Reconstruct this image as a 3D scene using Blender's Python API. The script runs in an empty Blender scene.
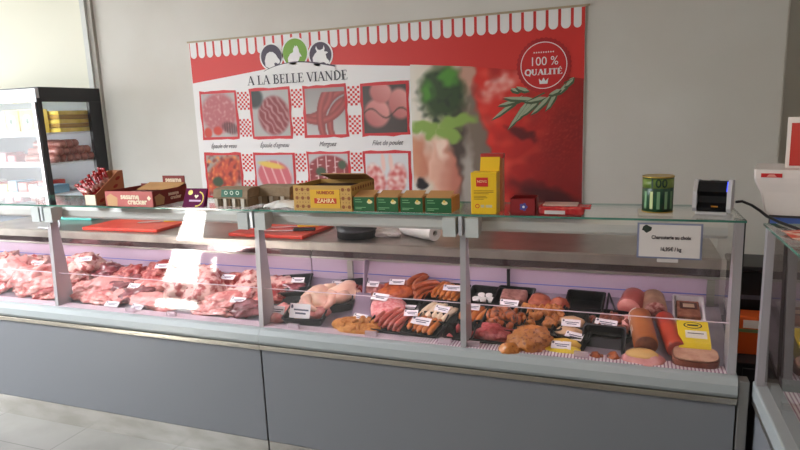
import bpy, bmesh, math, random
from mathutils import Vector, Matrix, noise
random.seed(11)
R_ = math.radians
sc = bpy.context.scene
col = sc.collection

# ---------------------------------------------------------------- camera
F_PX = 604.78
AX = ((0.9372, -0.0283, 0.3476), (0.3466, 0.1832, -0.9199), (-0.0377, 0.9827, 0.1815))   # world axes in camera space
def _orth():
    X = Vector(AX[0]).normalized(); Y = Vector(AX[1]); Y = (Y - X * X.dot(Y)).normalized(); Z = X.cross(Y)
    return Matrix((X, Y, Z))
RW = _orth()
EYE = Vector((0, 0, 1.68))
cam_d = bpy.data.cameras.new('camera'); cam = bpy.data.objects.new('camera', cam_d); col.objects.link(cam)
cam_d.sensor_width = 36; cam_d.lens = F_PX / 800 * 36; cam_d.clip_start = .02
cam.matrix_world = Matrix.Translation(EYE) @ RW.to_4x4()
sc.camera = cam

# ---------------------------------------------------------------- light
W = bpy.data.worlds.new('world'); sc.world = W; W.use_nodes = True
bg = W.node_tree.nodes['Background']; bg.inputs[0].default_value = (.80, .88, 1, 1); bg.inputs[1].default_value = 2.5
def sun(el, vec, e, ang):
    d = bpy.data.lights.new('sun', 'SUN'); d.energy = e; d.angle = R_(ang); d.color = (1, .95, .87)
    o = bpy.data.objects.new('sun', d); col.objects.link(o)
    v = Vector((vec[0], vec[1], 0)).normalized() * math.cos(R_(el)) + Vector((0, 0, -math.sin(R_(el))))
    o.rotation_euler = v.to_track_quat('-Z', 'Y').to_euler()
sun(19.5, (3.75, 5), 135, .4)
def area(name, loc, target, sx, sy, e, c):
    d = bpy.data.lights.new(name, 'AREA'); d.shape = 'RECTANGLE'; d.size = sx; d.size_y = sy; d.energy = e; d.color = c
    o = bpy.data.objects.new(name, d); col.objects.link(o); o.location = loc
    o.rotation_euler = (Vector(target) - Vector(loc)).to_track_quat('-Z', 'Y').to_euler()
    return o
area('window_daylight', (-8.9, .9, 1.7), (0, 1.6, 1.2), 4.2, 2.4, 300, (.93, .97, 1))
area('ceiling_fill', (-4.3, .4, 2.93), (-4.3, .4, 0), 1.2, 1.2, 225, (.90, .96, 1))  # added cool fill from above, makes the left side brighter
area('ceiling_fill', (.2, .6, 2.93), (.2, .6, 0), 1.2, .3, 11, (1, .74, .48))  # added weak warm fill for the right side, no known source
PINK = (1, .80, .90)
for x0, x1, e in ((-4.25, -2.95, 3.2), (-2.91, -1.62, 3.6), (-1.58, -.64, 2.1), (-.60, .37, 1.6)):
    area('display_lamp', ((x0 + x1) / 2, 2.44, 1.190), ((x0 + x1) / 2, 2.75, .7), x1 - x0 - .1, .03, e, PINK)
area('fridge_lamp', (-4.9, 3.56, 1.85), (-4.9, 3.8, 1.2), 1.2, .04, 3, (.95, 1, 1))
sc.view_settings.view_transform = 'Standard'; sc.view_settings.look = 'None'
sc.view_settings.exposure = 0.06; sc.view_settings.gamma = 1; sc.view_settings.use_curve_mapping = False
sc.cycles.max_bounces = 10; sc.cycles.transparent_max_bounces = 24; sc.cycles.caustics_reflective = False
sc.cycles.sample_clamp_indirect = 30

# ---------------------------------------------------------------- points from the photograph
def ray(px, py): return RW @ Vector((px - 400, 225 - py, -F_PX))
def onz(px, py, z):
    d = ray(px, py); return EYE + d * ((z - EYE.z) / d.z)
def ony(px, py, y):
    d = ray(px, py); return EYE + d * (y / d.y)
def proj(p):
    c = RW.transposed() @ (Vector(p) - EYE); return 400 + F_PX * c.x / -c.z, 225 - F_PX * c.y / -c.z
def deckz(y): return .69 + .25 * (y - 2.4)
def D(px, py, h=0):
    d = ray(px, py); z0 = .69 + h - .25 * 2.4
    t = (z0 - EYE.z) / (d.z - .25 * d.y); return EYE + d * t

# ---------------------------------------------------------------- materials
def lin(c):
    return tuple((v / 255 / 12.92 if v / 255 <= .04045 else ((v / 255 + .055) / 1.055) ** 2.4) for v in c) + (1,)
MATS = {}
def mat(name, c, rough=.5, metal=0, c2=None, scale=20, bump=0, bscale=None, spec=.5, stretch=None, emit=0, alpha=1, ramp=(.4, .62), coat=0, detail=4):
    if name in MATS: return MATS[name]
    m = bpy.data.materials.new(name); m.use_nodes = True; nt = m.node_tree; b = nt.nodes['Principled BSDF']
    b.inputs['Base Color'].default_value = lin(c); b.inputs['Roughness'].default_value = rough; b.inputs['Metallic'].default_value = metal
    b.inputs['Specular IOR Level'].default_value = spec; b.inputs['Coat Weight'].default_value = coat; b.inputs['Coat Roughness'].default_value = .12
    if emit: b.inputs['Emission Color'].default_value = lin(c); b.inputs['Emission Strength'].default_value = emit
    if alpha < 1: b.inputs['Alpha'].default_value = alpha
    if c2 or bump:
        tc = nt.nodes.new('ShaderNodeTexCoord'); mp = nt.nodes.new('ShaderNodeMapping'); nt.links.new(tc.outputs['Object'], mp.inputs[0])
        if stretch: mp.inputs['Scale'].default_value = stretch
        n = nt.nodes.new('ShaderNodeTexNoise'); n.inputs['Scale'].default_value = scale; n.inputs['Detail'].default_value = detail
        nt.links.new(mp.outputs[0], n.inputs[0])
    if c2:
        r = nt.nodes.new('ShaderNodeValToRGB'); r.color_ramp.elements[0].position = ramp[0]; r.color_ramp.elements[1].position = ramp[1]
        r.color_ramp.elements[0].color = lin(c); r.color_ramp.elements[1].color = lin(c2)
        nt.links.new(n.outputs[0], r.inputs[0]); nt.links.new(r.outputs[0], b.inputs['Base Color'])
    if bump:
        n2 = n
        if bscale:
            n2 = nt.nodes.new('ShaderNodeTexNoise'); n2.inputs['Scale'].default_value = bscale; n2.inputs['Detail'].default_value = 3; nt.links.new(mp.outputs[0], n2.inputs[0])
        bp = nt.nodes.new('ShaderNodeBump'); bp.inputs['Strength'].default_value = bump; bp.inputs['Distance'].default_value = .01
        nt.links.new(n2.outputs[0], bp.inputs['Height']); nt.links.new(bp.outputs[0], b.inputs['Normal'])
    MATS[name] = m; return m
def glass(name, tint=(1, 1, 1), f0=.045, rough=0.0):
    if name in MATS: return MATS[name]
    m = bpy.data.materials.new(name); m.use_nodes = True; nt = m.node_tree; N = nt.nodes; L = nt.links
    for n in list(N): N.remove(n)
    out = N.new('ShaderNodeOutputMaterial'); mix = N.new('ShaderNodeMixShader'); tr = N.new('ShaderNodeBsdfTransparent'); gl = N.new('ShaderNodeBsdfGlossy')
    gl.inputs['Roughness'].default_value = rough; tr.inputs[0].default_value = (*tint, 1); gl.inputs[0].default_value = (1, 1, 1, 1)
    g = N.new('ShaderNodeNewGeometry'); dot = N.new('ShaderNodeVectorMath'); dot.operation = 'DOT_PRODUCT'
    L.new(g.outputs['Normal'], dot.inputs[0]); L.new(g.outputs['Incoming'], dot.inputs[1])
    def mth(op, a, b=None):
        q = N.new('ShaderNodeMath'); q.operation = op
        for i, v in enumerate((a, b)):
            if v is None: continue
            if isinstance(v, (int, float)): q.inputs[i].default_value = v
            else: L.new(v, q.inputs[i])
        return q.outputs[0]
    a = mth('ABSOLUTE', dot.outputs['Value']); f = mth('POWER', mth('SUBTRACT', 1.0, a), 5.0)
    f = mth('ADD', mth('MULTIPLY', f, 1 - f0), f0)
    L.new(f, mix.inputs[0]); L.new(tr.outputs[0], mix.inputs[1]); L.new(gl.outputs[0], mix.inputs[2]); L.new(mix.outputs[0], out.inputs[0])
    MATS[name] = m; return m
def attr_mat(name, rough=.45):
    if name in MATS: return MATS[name]
    m = bpy.data.materials.new(name); m.use_nodes = True; nt = m.node_tree; b = nt.nodes['Principled BSDF']
    a = nt.nodes.new('ShaderNodeAttribute'); a.attribute_name = 'Col'; nt.links.new(a.outputs['Color'], b.inputs['Base Color'])
    b.inputs['Roughness'].default_value = rough; MATS[name] = m; return m

# ---------------------------------------------------------------- building helpers
def tag(o, label=None, cat=None, group=None, kind=None):
    for k, v in (('label', label), ('category', cat), ('group', group), ('kind', kind)):
        if v: o[k] = v
    return o
def empty(name, loc, label, cat, group=None, rz=0):
    o = bpy.data.objects.new(name, None); col.objects.link(o); o.location = loc; o.rotation_euler.z = rz; o.empty_display_size = .02
    return tag(o, label, cat, group)
class MB:
    def __init__(s): s.bm = bmesh.new(); s.mats = []
    def mi(s, m):
        if m not in s.mats: s.mats.append(m)
        return s.mats.index(m)
    def poly(s, pts, m):
        f = s.bm.faces.new([s.bm.verts.new(p) for p in pts]); f.material_index = s.mi(m); return f
    def box(s, x0, x1, y0, y1, z0, z1, m, bev=0, M=None):
        b = bmesh.new(); bmesh.ops.create_cube(b, size=1)
        for v in b.verts: v.co = Vector(((x0 + x1) / 2 + v.co.x * (x1 - x0), (y0 + y1) / 2 + v.co.y * (y1 - y0), (z0 + z1) / 2 + v.co.z * (z1 - z0)))
        if bev: bmesh.ops.bevel(b, geom=b.edges[:], offset=bev, segments=2, profile=.5, affect='EDGES')
        s.merge(b, m, M); return s
    def merge(s, b, m, M=None):
        i = s.mi(m); mp = {}
        for v in b.verts: mp[v] = s.bm.verts.new(M @ v.co if M else v.co)
        for f in b.faces:
            nf = s.bm.faces.new([mp[v] for v in f.verts]); nf.material_index = i; nf.smooth = f.smooth
        b.free()
    def prism(s, prof, x0, x1, m, M=None):                   # prof: (y,z) outline swept along x
        n = len(prof); A = [s.bm.verts.new((M @ Vector((x0, y, z))) if M else (x0, y, z)) for y, z in prof]
        B = [s.bm.verts.new((M @ Vector((x1, y, z))) if M else (x1, y, z)) for y, z in prof]
        i = s.mi(m)
        for k in range(n):
            f = s.bm.faces.new((A[k], A[(k + 1) % n], B[(k + 1) % n], B[k])); f.material_index = i
        for q in (A[::-1], B):
            f = s.bm.faces.new(q); f.material_index = i
        return s
    def tube(s, pts, r, m, n=10, caps=True):
        pts = [Vector(p) for p in pts]; rs = r if isinstance(r, (list, tuple)) else [r] * len(pts); i = s.mi(m); rings = []; up = None
        for k, p in enumerate(pts):
            t = (pts[min(k + 1, len(pts) - 1)] - pts[max(k - 1, 0)]).normalized()
            if up is None: up = Vector((0, 0, 1)) if abs(t.z) < .9 else Vector((1, 0, 0))
            a = t.cross(up).normalized(); bb = a.cross(t).normalized(); up = bb
            rings.append([s.bm.verts.new(p + (a * math.cos(q * 2 * math.pi / n) + bb * math.sin(q * 2 * math.pi / n)) * rs[k]) for q in range(n)])
        for u, v in zip(rings, rings[1:]):
            for q in range(n):
                f = s.bm.faces.new((u[q], u[(q + 1) % n], v[(q + 1) % n], v[q])); f.material_index = i; f.smooth = True
        if caps:
            for q in (rings[0][::-1], rings[-1]):
                f = s.bm.faces.new(q); f.material_index = i; f.smooth = True
        return s
    def cyl(s, c, r, z0, z1, m, n=32, r2=None, inner=None):
        r2 = r2 or r; i = s.mi(m)
        prof = [(r, z0), (r2, z1)] + ([(inner, z1), (inner, z0 + .004)] if inner else [])
        rings = [[s.bm.verts.new((c[0] + rr * math.cos(k * 2 * math.pi / n), c[1] + rr * math.sin(k * 2 * math.pi / n), z)) for k in range(n)] for rr, z in prof]
        for u, v in zip(rings, rings[1:]):
            for q in range(n):
                f = s.bm.faces.new((u[q], u[(q + 1) % n], v[(q + 1) % n], v[q])); f.material_index = i; f.smooth = True
        for q in (rings[0][::-1], rings[-1]):
            f = s.bm.faces.new(q); f.material_index = i
        return s
    def build(s, name, parent=None, smooth=None, loc=None, rot=None, fix=True):
        me = bpy.data.meshes.new(name)
        if fix: bmesh.ops.recalc_face_normals(s.bm, faces=s.bm.faces[:])
        s.bm.to_mesh(me); s.bm.free()
        for m in s.mats: me.materials.append(m)
        if smooth is not None:
            for p in me.polygons: p.use_smooth = smooth
        o = bpy.data.objects.new(name, me); col.objects.link(o)
        if parent: o.parent = parent
        if loc is not None: o.location = loc
        if rot is not None: o.rotation_euler = rot
        return o
def struct(o): o['kind'] = 'structure'; return o
def P(parent, *a): return Vector(a) - parent.location
def text(name, s, size, m, M, parent, shear=0, ext=.0004, bold=0, align='CENTER', sx=1):
    c = bpy.data.curves.new(name, 'FONT'); c.body = s; c.size = size; c.shear = shear; c.extrude = ext; c.offset = bold; c.align_x = align; c.align_y = 'CENTER'; c.resolution_u = 3
    t = bpy.data.objects.new('tmp', c); col.objects.link(t); bpy.context.view_layer.update()
    me = bpy.data.meshes.new_from_object(t.evaluated_get(bpy.context.evaluated_depsgraph_get())); bpy.data.objects.remove(t); bpy.data.curves.remove(c)
    me.name = name; me.transform(M @ Matrix.Diagonal((sx, 1, 1, 1))); me.materials.clear(); me.materials.append(m)
    o = bpy.data.objects.new(name, me); col.objects.link(o); o.parent = parent; return o
FRONT = Matrix(((1, 0, 0, 0), (0, 0, -1, 0), (0, 1, 0, 0), (0, 0, 0, 1)))     # text xy -> xz, facing -y
def face_front(x, y, z, tilt=0): return Matrix.Translation((x, y, z)) @ Matrix.Rotation(tilt, 4, 'X') @ FRONT
FRIGHT = Matrix(((0, 0, 1, 0), (1, 0, 0, 0), (0, 1, 0, 0), (0, 0, 0, 1)))    # text facing +x
# serif capitals as ribbons: (points, width)
TK, TN = .15, .055
def arc(cx, cy, rx, ry, a0, a1, n=10): return [(cx + rx * math.cos(R_(a0 + (a1 - a0) * k / n)), cy + ry * math.sin(R_(a0 + (a1 - a0) * k / n))) for k in range(n + 1)]
def sf(x, y, w=.17): return ([(x - w, y), (x + w, y)], TN)
GL = {
 'A': (.78, [([(.10, 0), (.38, 1)], TN), ([(.38, 1), (.68, 0)], TK), ([(.2, .34), (.58, .34)], TN), sf(.10, .02, .12), sf(.68, .02, .15)]),
 'L': (.66, [([(.2, 0), (.2, 1)], TK), sf(.2, .98), sf(.2, .02), ([(.2, .02), (.6, .02)], TN), ([(.6, 0), (.62, .25)], TN)]),
 'B': (.72, [([(.2, 0), (.2, 1)], TK), sf(.15, .98, .12), sf(.15, .02, .12), (arc(.34, .75, .22, .23, 90, -90), .09), (arc(.36, .27, .27, .25, 90, -90), .11), ([(.2, .98), (.34, .98)], TN), ([(.2, .52), (.36, .52)], TN), ([(.2, .02), (.36, .02)], TN)]),
 'E': (.66, [([(.2, 0), (.2, 1)], TK), sf(.15, .98, .12), sf(.15, .02, .12), ([(.2, .98), (.56, .98)], TN), ([(.2, .52), (.46, .52)], TN), ([(.2, .02), (.6, .02)], TN), ([(.56, 1), (.56, .8)], TN), ([(.46, .62), (.46, .42)], TN), ([(.6, 0), (.62, .24)], TN)]),
 'V': (.76, [([(.12, 1), (.40, 0)], TK), ([(.40, 0), (.68, 1)], TN), sf(.12, .98, .14), sf(.68, .98, .11)]),
 'I': (.38, [([(.19, 0), (.19, 1)], TK), sf(.19, .98), sf(.19, .02)]),
 'N': (.84, [([(.16, 0), (.16, 1)], TN), ([(.14, 1), (.70, 0)], TK), ([(.70, 0), (.70, 1)], TN), sf(.16, .02, .12), sf(.12, .98, .1), sf(.70, .98, .12)]),
 'D': (.82, [([(.2, 0), (.2, 1)], TK), sf(.15, .98, .12), sf(.15, .02, .12), (arc(.3, .5, .42, .48, 90, -90, 14), .12), ([(.2, .98), (.3, .98)], TN), ([(.2, .02), (.3, .02)], TN)]),
 'Q': (.86, [(arc(.43, .5, .34, .48, 0, 360, 22), .13), ([(.45, .1), (.7, -.16)], .1)]),
 'U': (.82, [([(.17, 1), (.17, .35)], TK), (arc(.40, .35, .23, .33, 180, 360, 10), .09), ([(.63, .35), (.63, 1)], TN), sf(.17, .98, .13), sf(.63, .98, .12)]),
 'T': (.70, [([(.35, 0), (.35, 1)], TK), sf(.35, .02), ([(.05, .98), (.65, .98)], TN), ([(.06, 1), (.04, .78)], TN), ([(.64, 1), (.66, .78)], TN)]),
 ' ': (.32, []),
}
GL['\u00c9'] = (.66, GL['E'][1] + [([(.3, 1.1), (.46, 1.28)], .08)])
def serif(name, s, x0, x1, z0, z1, y, m, parent, slope=0, fat=1.0):
    tot = sum(GL[c][0] for c in s); kx = (x1 - x0) / tot; kz = z1 - z0; mb = MB(); x = 0
    for c in s:
        for pts, w in GL[c][1]:
            w = w * fat
            for k in range(len(pts) - 1):
                a = Vector(pts[k]); b = Vector(pts[k + 1]); t = (b - a).normalized(); n = Vector((-t.y, t.x)) * w / 2; e = t * (w * .2 if len(pts) > 2 else 0)
                mb.poly([(x0 + (x + q.x) * kx, y - .0002 * (k % 3), z0 + q.y * kz + slope * (x + q.x) * kx) for q in (a - e - n, b + e - n, b + e + n, a - e + n)], m)
        x += GL[c][0]
    return mb.build(name, parent)
def disc(mb, cx, cz, rx, rz, y, m, n=32, teeth=0):
    mb.poly([(cx + rx * (1 + teeth * (k % 2)) * math.cos(k * 2 * math.pi / n), y, cz + rz * (1 + teeth * (k % 2)) * math.sin(k * 2 * math.pi / n)) for k in range(n)], m)
def ring(mb, cx, cz, r, w, y, m, n=40):
    for k in range(n):
        a, b = k * 2 * math.pi / n, (k + 1) * 2 * math.pi / n
        mb.poly([(cx + q * math.cos(t), y, cz + q * math.sin(t)) for q, t in ((r, a), (r + w, a), (r + w, b), (r, b))], m)
def painted(name, x0, x1, z0, z1, y, nx, nz, fn, parent, top=None):
    me = bpy.data.meshes.new(name); vs = []; fs = []; cs = []
    for j in range(nz + 1):
        for i in range(nx + 1):
            u, v = i / nx, j / nz; x = x0 + (x1 - x0) * u; zt = top(x) if top else z1
            vs.append((x, y, z0 + (zt - z0) * v)); cs.append(fn(u, v, x, vs[-1][2]))
    for j in range(nz):
        for i in range(nx):
            a = j * (nx + 1) + i; fs.append((a, a + 1, a + nx + 2, a + nx + 1))
    me.from_pydata(vs, [], fs); at = me.color_attributes.new('Col', 'FLOAT_COLOR', 'POINT')
    for k, c in enumerate(cs): at.data[k].color = lin(c)
    me.materials.append(attr_mat('printed_vinyl')); o = bpy.data.objects.new(name, me); col.objects.link(o); o.parent = parent; return o
def mixc(a, b, t):
    t = max(0, min(1, t)); return tuple(p + (q - p) * t for p, q in zip(a, b))
def soft(d, w): return max(0, min(1, .5 - d / w))
def ell(px, py, cx, cy, rx, ry, ang=0, w=.5):
    c, s = math.cos(R_(ang)), math.sin(R_(ang)); dx, dy = px - cx, py - cy; X = (dx * c + dy * s) / rx; Y = (-dx * s + dy * c) / ry
    return soft(math.hypot(X, Y) - 1, w)
def nz(x, y, s, seed=0): return noise.noise(Vector((x * s, y * s, seed))) * .5 + .5
# ---------------------------------------------------------------- the room
WY = 4.1
wallm = mat('wall_paint', (207, 202, 193), .75, c2=(213, 209, 201), scale=1.3, bump=.05, bscale=30)
creamm = mat('cream_paint', (232, 229, 212), .7)
greyt = mat('grey_trim', (205, 205, 200), .5)
MB().box(-9.05, -4.30, WY, WY + .1, 0, 3.0, creamm).build('wall_back_cream')['kind'] = 'structure'
MB().box(-4.30, .84, WY, WY + .1, 0, 3.0, wallm, .012).build('wall_back')['kind'] = 'structure'
MB().box(.82, 2.4, WY + .42, WY + .5, 0, 3.0, wallm).box(.74, .82, WY + .1, WY + .5, 0, 3, wallm).build('wall_recess')['kind'] = 'structure'
t = MB().box(-4.315, -4.265, WY - .05, WY, 0, 3.0, greyt).box(-4.265, -4.22, WY - .03, WY, 0, 3.0, mat('darker_trim', (178, 174, 165), .6)).build('trim_1'); struct(t)  # two strips, the right one a darker grey
MB().box(2.4, 2.5, -4.6, WY + .5, 0, 3.0, wallm).build('wall_right')['kind'] = 'structure'
mb = MB()
mb.box(-9.15, -9.05, -4.6, -1.3, 0, 3, wallm).box(-9.15, -9.05, 3.1, WY + .1, 0, 3, wallm).box(-9.15, -9.05, -1.3, 3.1, 0, .4, wallm).box(-9.15, -9.05, -1.3, 3.1, 2.95, 3, wallm).build('wall_left')['kind'] = 'structure'
mb = MB()          # street side: a glazed door far left and a shop window
mb.box(-9.1, -7.90, -4.6, -4.5, 0, 3, wallm).box(-7.90, -7.32, -4.6, -4.5, 2.27, 3, wallm).box(-7.32, -7.24, -4.6, -4.5, 0, 3, wallm).box(-7.24, -7.10, -4.6, -4.5, 0, 1.38, wallm).box(-7.24, -7.10, -4.6, -4.5, 1.70, 3, wallm).box(-7.10, -6.9, -4.6, -4.5, 0, 3, wallm)
mb.box(-6.9, 2.5, -4.6, -4.5, 0, 3, wallm).build('wall_front')['kind'] = 'structure'
dm = mat('door_frame_grey', (120, 122, 125), .4)
mb = MB(); mb.box(-7.90, -7.86, -4.58, -4.53, 0, 2.27, dm).box(-7.36, -7.32, -4.58, -4.53, 0, 2.27, dm).box(-7.90, -7.32, -4.58, -4.53, 1.06, 1.25, dm).box(-7.90, -7.32, -4.58, -4.53, 1.90, 2.12, dm).box(-7.90, -7.32, -4.58, -4.53, 2.23, 2.27, dm)
struct(mb.build('door_1'))
struct(MB().box(-11.6, -11, -6.6, 8, -.1, 6, mat('sun_blocker', (170, 160, 148), .8)).build('trim_sun_blocker'))  # unseen block added to keep the sun off the left window
mb = MB(); mb.box(-9.12, -9.06, -1.3, -1.24, .4, 2.95, dm).box(-9.12, -9.06, .87, .93, .4, 2.95, dm).box(-9.12, -9.06, 3.04, 3.1, .4, 2.95, dm).box(-9.093, -9.087, -1.24, 3.04, .4, 2.95, glass('pane_glass')); struct(mb.build('window_1'))
struct(MB().box(-9.15, 2.5, -4.6, WY + .6, 3.0, 3.1, mat('ceiling_white', (225, 222, 216), .8)).build('ceiling'))
for x, y, w, d in ((-4.3, .4, 1.25, 1.25), (.2, .6, 1.25, .35)):
    MB().box(x - w / 2, x + w / 2, y - d / 2, y + d / 2, 2.945, 2.999, mat('fill_panel_white', (240, 240, 238), .4)).build('ceiling_fill_panel')['kind'] = 'structure'  # unseen panels made up to go with the two overhead fills
# floor tiles: brick-texture joints, 0.64 x 0.32 m
fm = mat('floor_tile', (128, 125, 121), .36, c2=(140, 137, 133), scale=3); nt = fm.node_tree; b = nt.nodes['Principled BSDF']
br = nt.nodes.new('ShaderNodeTexBrick'); br.offset = 0; br.inputs['Scale'].default_value = 1; br.inputs['Brick Width'].default_value = .64; br.inputs['Row Height'].default_value = .32
br.inputs['Mortar Size'].default_value = .0022; br.inputs['Mortar Smooth'].default_value = .2; br.inputs['Color1'].default_value = (1, 1, 1, 1); br.inputs['Color2'].default_value = (.94, .94, .94, 1); br.inputs['Mortar'].default_value = (.38, .37, .36, 1)
tc = nt.nodes.new('ShaderNodeTexCoord'); mp = nt.nodes.new('ShaderNodeMapping'); mp.inputs['Location'].default_value = (2.813 + .64 * 20, -2.073 + .32 * 40, 0)
nt.links.new(tc.outputs['Object'], mp.inputs[0]); nt.links.new(mp.outputs[0], br.inputs[0])
mx = nt.nodes.new('ShaderNodeMix'); mx.data_type = 'RGBA'; mx.blend_type = 'MULTIPLY'; mx.inputs[0].default_value = 1
nt.links.new(nt.nodes['Color Ramp'].outputs[0], mx.inputs[6]); nt.links.new(br.outputs[0], mx.inputs[7]); nt.links.new(mx.outputs[2], b.inputs['Base Color'])
struct(MB().box(-9.15, 2.5, -4.6, WY + .6, -.1, 0, fm).build('floor'))
gm = mat('street_paving', (190, 185, 178), .8)
struct(MB().box(-16, 6, -14, -4.6, -.12, -.02, gm).build('trim_street_paving'))

# ---------------------------------------------------------------- display counters
FY = 2.317
steel = mat('brushed_steel', (200, 198, 192), .33, 1, c2=(186, 183, 176), scale=6, stretch=(1, 1, 60), bump=.04, bscale=8)
kick = mat('kick_steel', (232, 229, 224), .24, 1, c2=(214, 210, 203), scale=3, stretch=(2, 1, 6), bump=.05, bscale=3)
wsteel = mat('worktop_steel', (178, 170, 162), .32, .85, c2=(160, 152, 144), scale=5)
panelm = mat('grey_laminate', (122, 124, 130), .5)
sillm = mat('sill_grey', (164, 170, 172), .35)
clampm = mat('clamp_grey', (186, 190, 188), .45)
postm = mat('post_grey', (176, 172, 176), .35, .3)
darkm = mat('seam_black', (22, 22, 24), .6)
deckm = mat('deck_steel', (176, 166, 178), .3, .6, c2=(160, 150, 165), scale=9)
lilac = mat('lilac_back', (208, 186, 206), .35)
bluel = mat('blue_line', (120, 130, 205), .4)
mirr = mat('mirror_strip', (120, 104, 108), .12, 1)
lens = mat('lamp_lens', (255, 226, 240), .4, emit=2.2)
hous = mat('lamp_housing', (206, 206, 202), .4)
G = glass('case_glass'); GE = mat('glass_edge_green', (58, 112, 98), .15, spec=.8, c2=(80, 140, 122), scale=8)
rail = mat('perforated_rail', (226, 196, 208), .45); nt = rail.node_tree; b = nt.nodes['Principled BSDF']
tc = nt.nodes.new('ShaderNodeTexCoord'); wv = nt.nodes.new('ShaderNodeTexWave'); wv.wave_type = 'BANDS'; wv.bands_direction = 'X'; wv.inputs['Scale'].default_value = 24
rp = nt.nodes.new('ShaderNodeValToRGB'); rp.color_ramp.elements[0].position = .25; rp.color_ramp.elements[1].position = .4; rp.color_ramp.elements[0].color = lin((168, 122, 146)); rp.color_ramp.elements[1].color = lin((238, 224, 230))
nt.links.new(tc.outputs['Object'], wv.inputs[0]); nt.links.new(wv.outputs[1], rp.inputs[0]); nt.links.new(rp.outputs[0], b.inputs['Base Color'])
def plate(mb, x0, x1, y0, y1, z0, z1, mf, me):          # glass sheet with coloured edges: two faces + four edges
    i, j = mb.mi(mf), mb.mi(me); v = [mb.bm.verts.new((x, y, z)) for z in (z0, z1) for x, y in ((x0, y0), (x1, y0), (x1, y1), (x0, y1))]
    for q, k in (((3, 2, 1, 0), i), ((4, 5, 6, 7), i), ((0, 1, 5, 4), j), ((1, 2, 6, 5), j), ((2, 3, 7, 6), j), ((3, 0, 4, 7), j)):
        f = mb.bm.faces.new([v[a] for a in q]); f.material_index = k
def lean(z): return 2.335 + .028 * (z - .70) / .56
def counter(x0, x1, splits, label, post_ends, right_end=False):
    o = empty('refrigerated_display_counter', ((x0 + x1) / 2, 2.85, 0), label, 'display counter'); c = o.location
    def B(name, mb, **k):
        q = mb.build(name, o, **k); q.location = -c; return q
    g = .004
    B('front_panel', MB().box(x0 + g, x1 - g, FY, FY + .025, .122, .598, panelm, .002))
    B('kick_plate', MB().box(x0 + g, x1 - g, FY + .002, FY + .02, .0, .120, kick))
    B('carcass', MB().box(x0 + .001, x1 - .001, FY + .026, 3.38, .0, .66, darkm))
    B('trim_strip', MB().box(x0 + .001, x1 - .001, FY - .012, FY + .02, .599, .623, mat('bright_strip', (204, 198, 186), .25, 1, c2=(190, 183, 170), scale=1.5), .003))
    B('sill', MB().prism([(FY + .06, .625), (FY - .004, .625), (FY - .012, .64), (FY - .008, .672), (FY + .004, .694), (FY + .02, .701), (FY + .06, .701)], x0 + .001, x1 - .001, sillm))
    B('price_rail', MB().box(x0 + .01, x1 - .01, FY + .024, FY + .085, .7015, .7045, rail))
    d0, d1 = deckz(2.405), deckz(2.86)
    B('deck', MB().prism([(2.405, d0 - .02), (2.405, d0), (2.86, d1), (2.86, d1 - .02)], x0 + .004, x1 - .004, deckm))
    r = B('rear_panel', MB().box(x0 + .004, x1 - .004, 2.86, 2.875, d1, .918, lilac))
    MB().box(x0 + .004, x1 - .004, 2.8585, 2.86, .842, .847, bluel).build('blue_line', r)
    B('rear_ledge', MB().box(x0 + .004, x1 - .004, 2.85, 2.90, .918, .927, steel))
    B('mirror_strip', MB().box(x0 + .004, x1 - .004, 2.862, 2.872, .927, .962, mirr))
    B('worktop', MB().prism([(2.855, .962), (2.855, 1.003), (2.861, 1.010), (3.36, 1.010), (3.36, .965), (2.88, .962)], x0 + .001, x1 - .001, wsteel))
    B('rear_body', MB().box(x0 + .01, x1 - .01, 2.9, 3.35, .66, .955, steel))
    # top shelf and hanging hardware
    mb = MB(); plate(mb, x0 + .001, x1 - .001, 2.35, 2.70, 1.260, 1.268, G, GE); B('glass_shelf', mb)
    xs = [x0] + splits + [x1]
    for a, b in zip(xs, xs[1:]):
        mb = MB(); a_, b_ = a + .012, b - .012
        mb.poly([(a_, 2.347, .703), (b_, 2.347, .703), (b_, 2.347, 1.258), (a_, 2.347, 1.258)], G); B('front_glass', mb)
        mb = MB(); mb.poly([(a_, 2.372, .706), (b_, 2.372, .706), (b_, 2.372, .884), (a_, 2.372, .884)], G); q = B('riser_glass', mb)
        MB().box(a_, b_, 2.370, 2.374, .884, .887, mat('riser_edge', (236, 214, 226), .25)).build('riser_edge', q)
        h = B('lamp_housing', MB().prism([(2.412, 1.190), (2.403, 1.202), (2.403, 1.232), (2.413, 1.248), (2.46, 1.248), (2.465, 1.21), (2.455, 1.194), (2.422, 1.194)], a + .05, b - .05, hous))
        MB().box(a + .06, b - .06, 2.425, 2.447, 1.1925, 1.1935, lens).build('lamp_lens', h)
        for cx, s in ((a + .012, 1), (b - .012, -1)):
            if (cx < x0 + .1 and not post_ends[0]) or (cx > x1 - .1): 
                if not (cx < x1 - .1): 
                    if right_end: continue
                else: continue
            xa, xb = sorted((cx + s * .008, cx + s * .062))
            B('glass_clamp', MB().prism([(2.325, 1.178), (2.325, 1.256), (2.395, 1.258), (2.395, 1.225), (2.375, 1.185)], xa, xb, clampm))
    for k, x in enumerate(xs):
        if k == 0 and not post_ends[0]: continue
        if k == len(xs) - 1 and (not post_ends[1]): continue
        xa, xb = (x - .012, x + .012)
        if right_end and k == len(xs) - 1: xa, xb = x - .034, x - .006
        p = B('glass_post', MB().prism([(lean(.70) + .004, .703), (lean(1.25) + .004, 1.258), (lean(1.25) + .035, 1.258), (2.44, .80), (2.44, .706)], xa, xb, postm))
        if not (right_end and k == len(xs) - 1): MB().box(x - .007, x + .007, 2.325, 2.345, 1.185, 1.262, mat('clamp_bright', (196, 198, 204), .3, .4)).build('post_cap', p)
    return o, B
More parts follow.
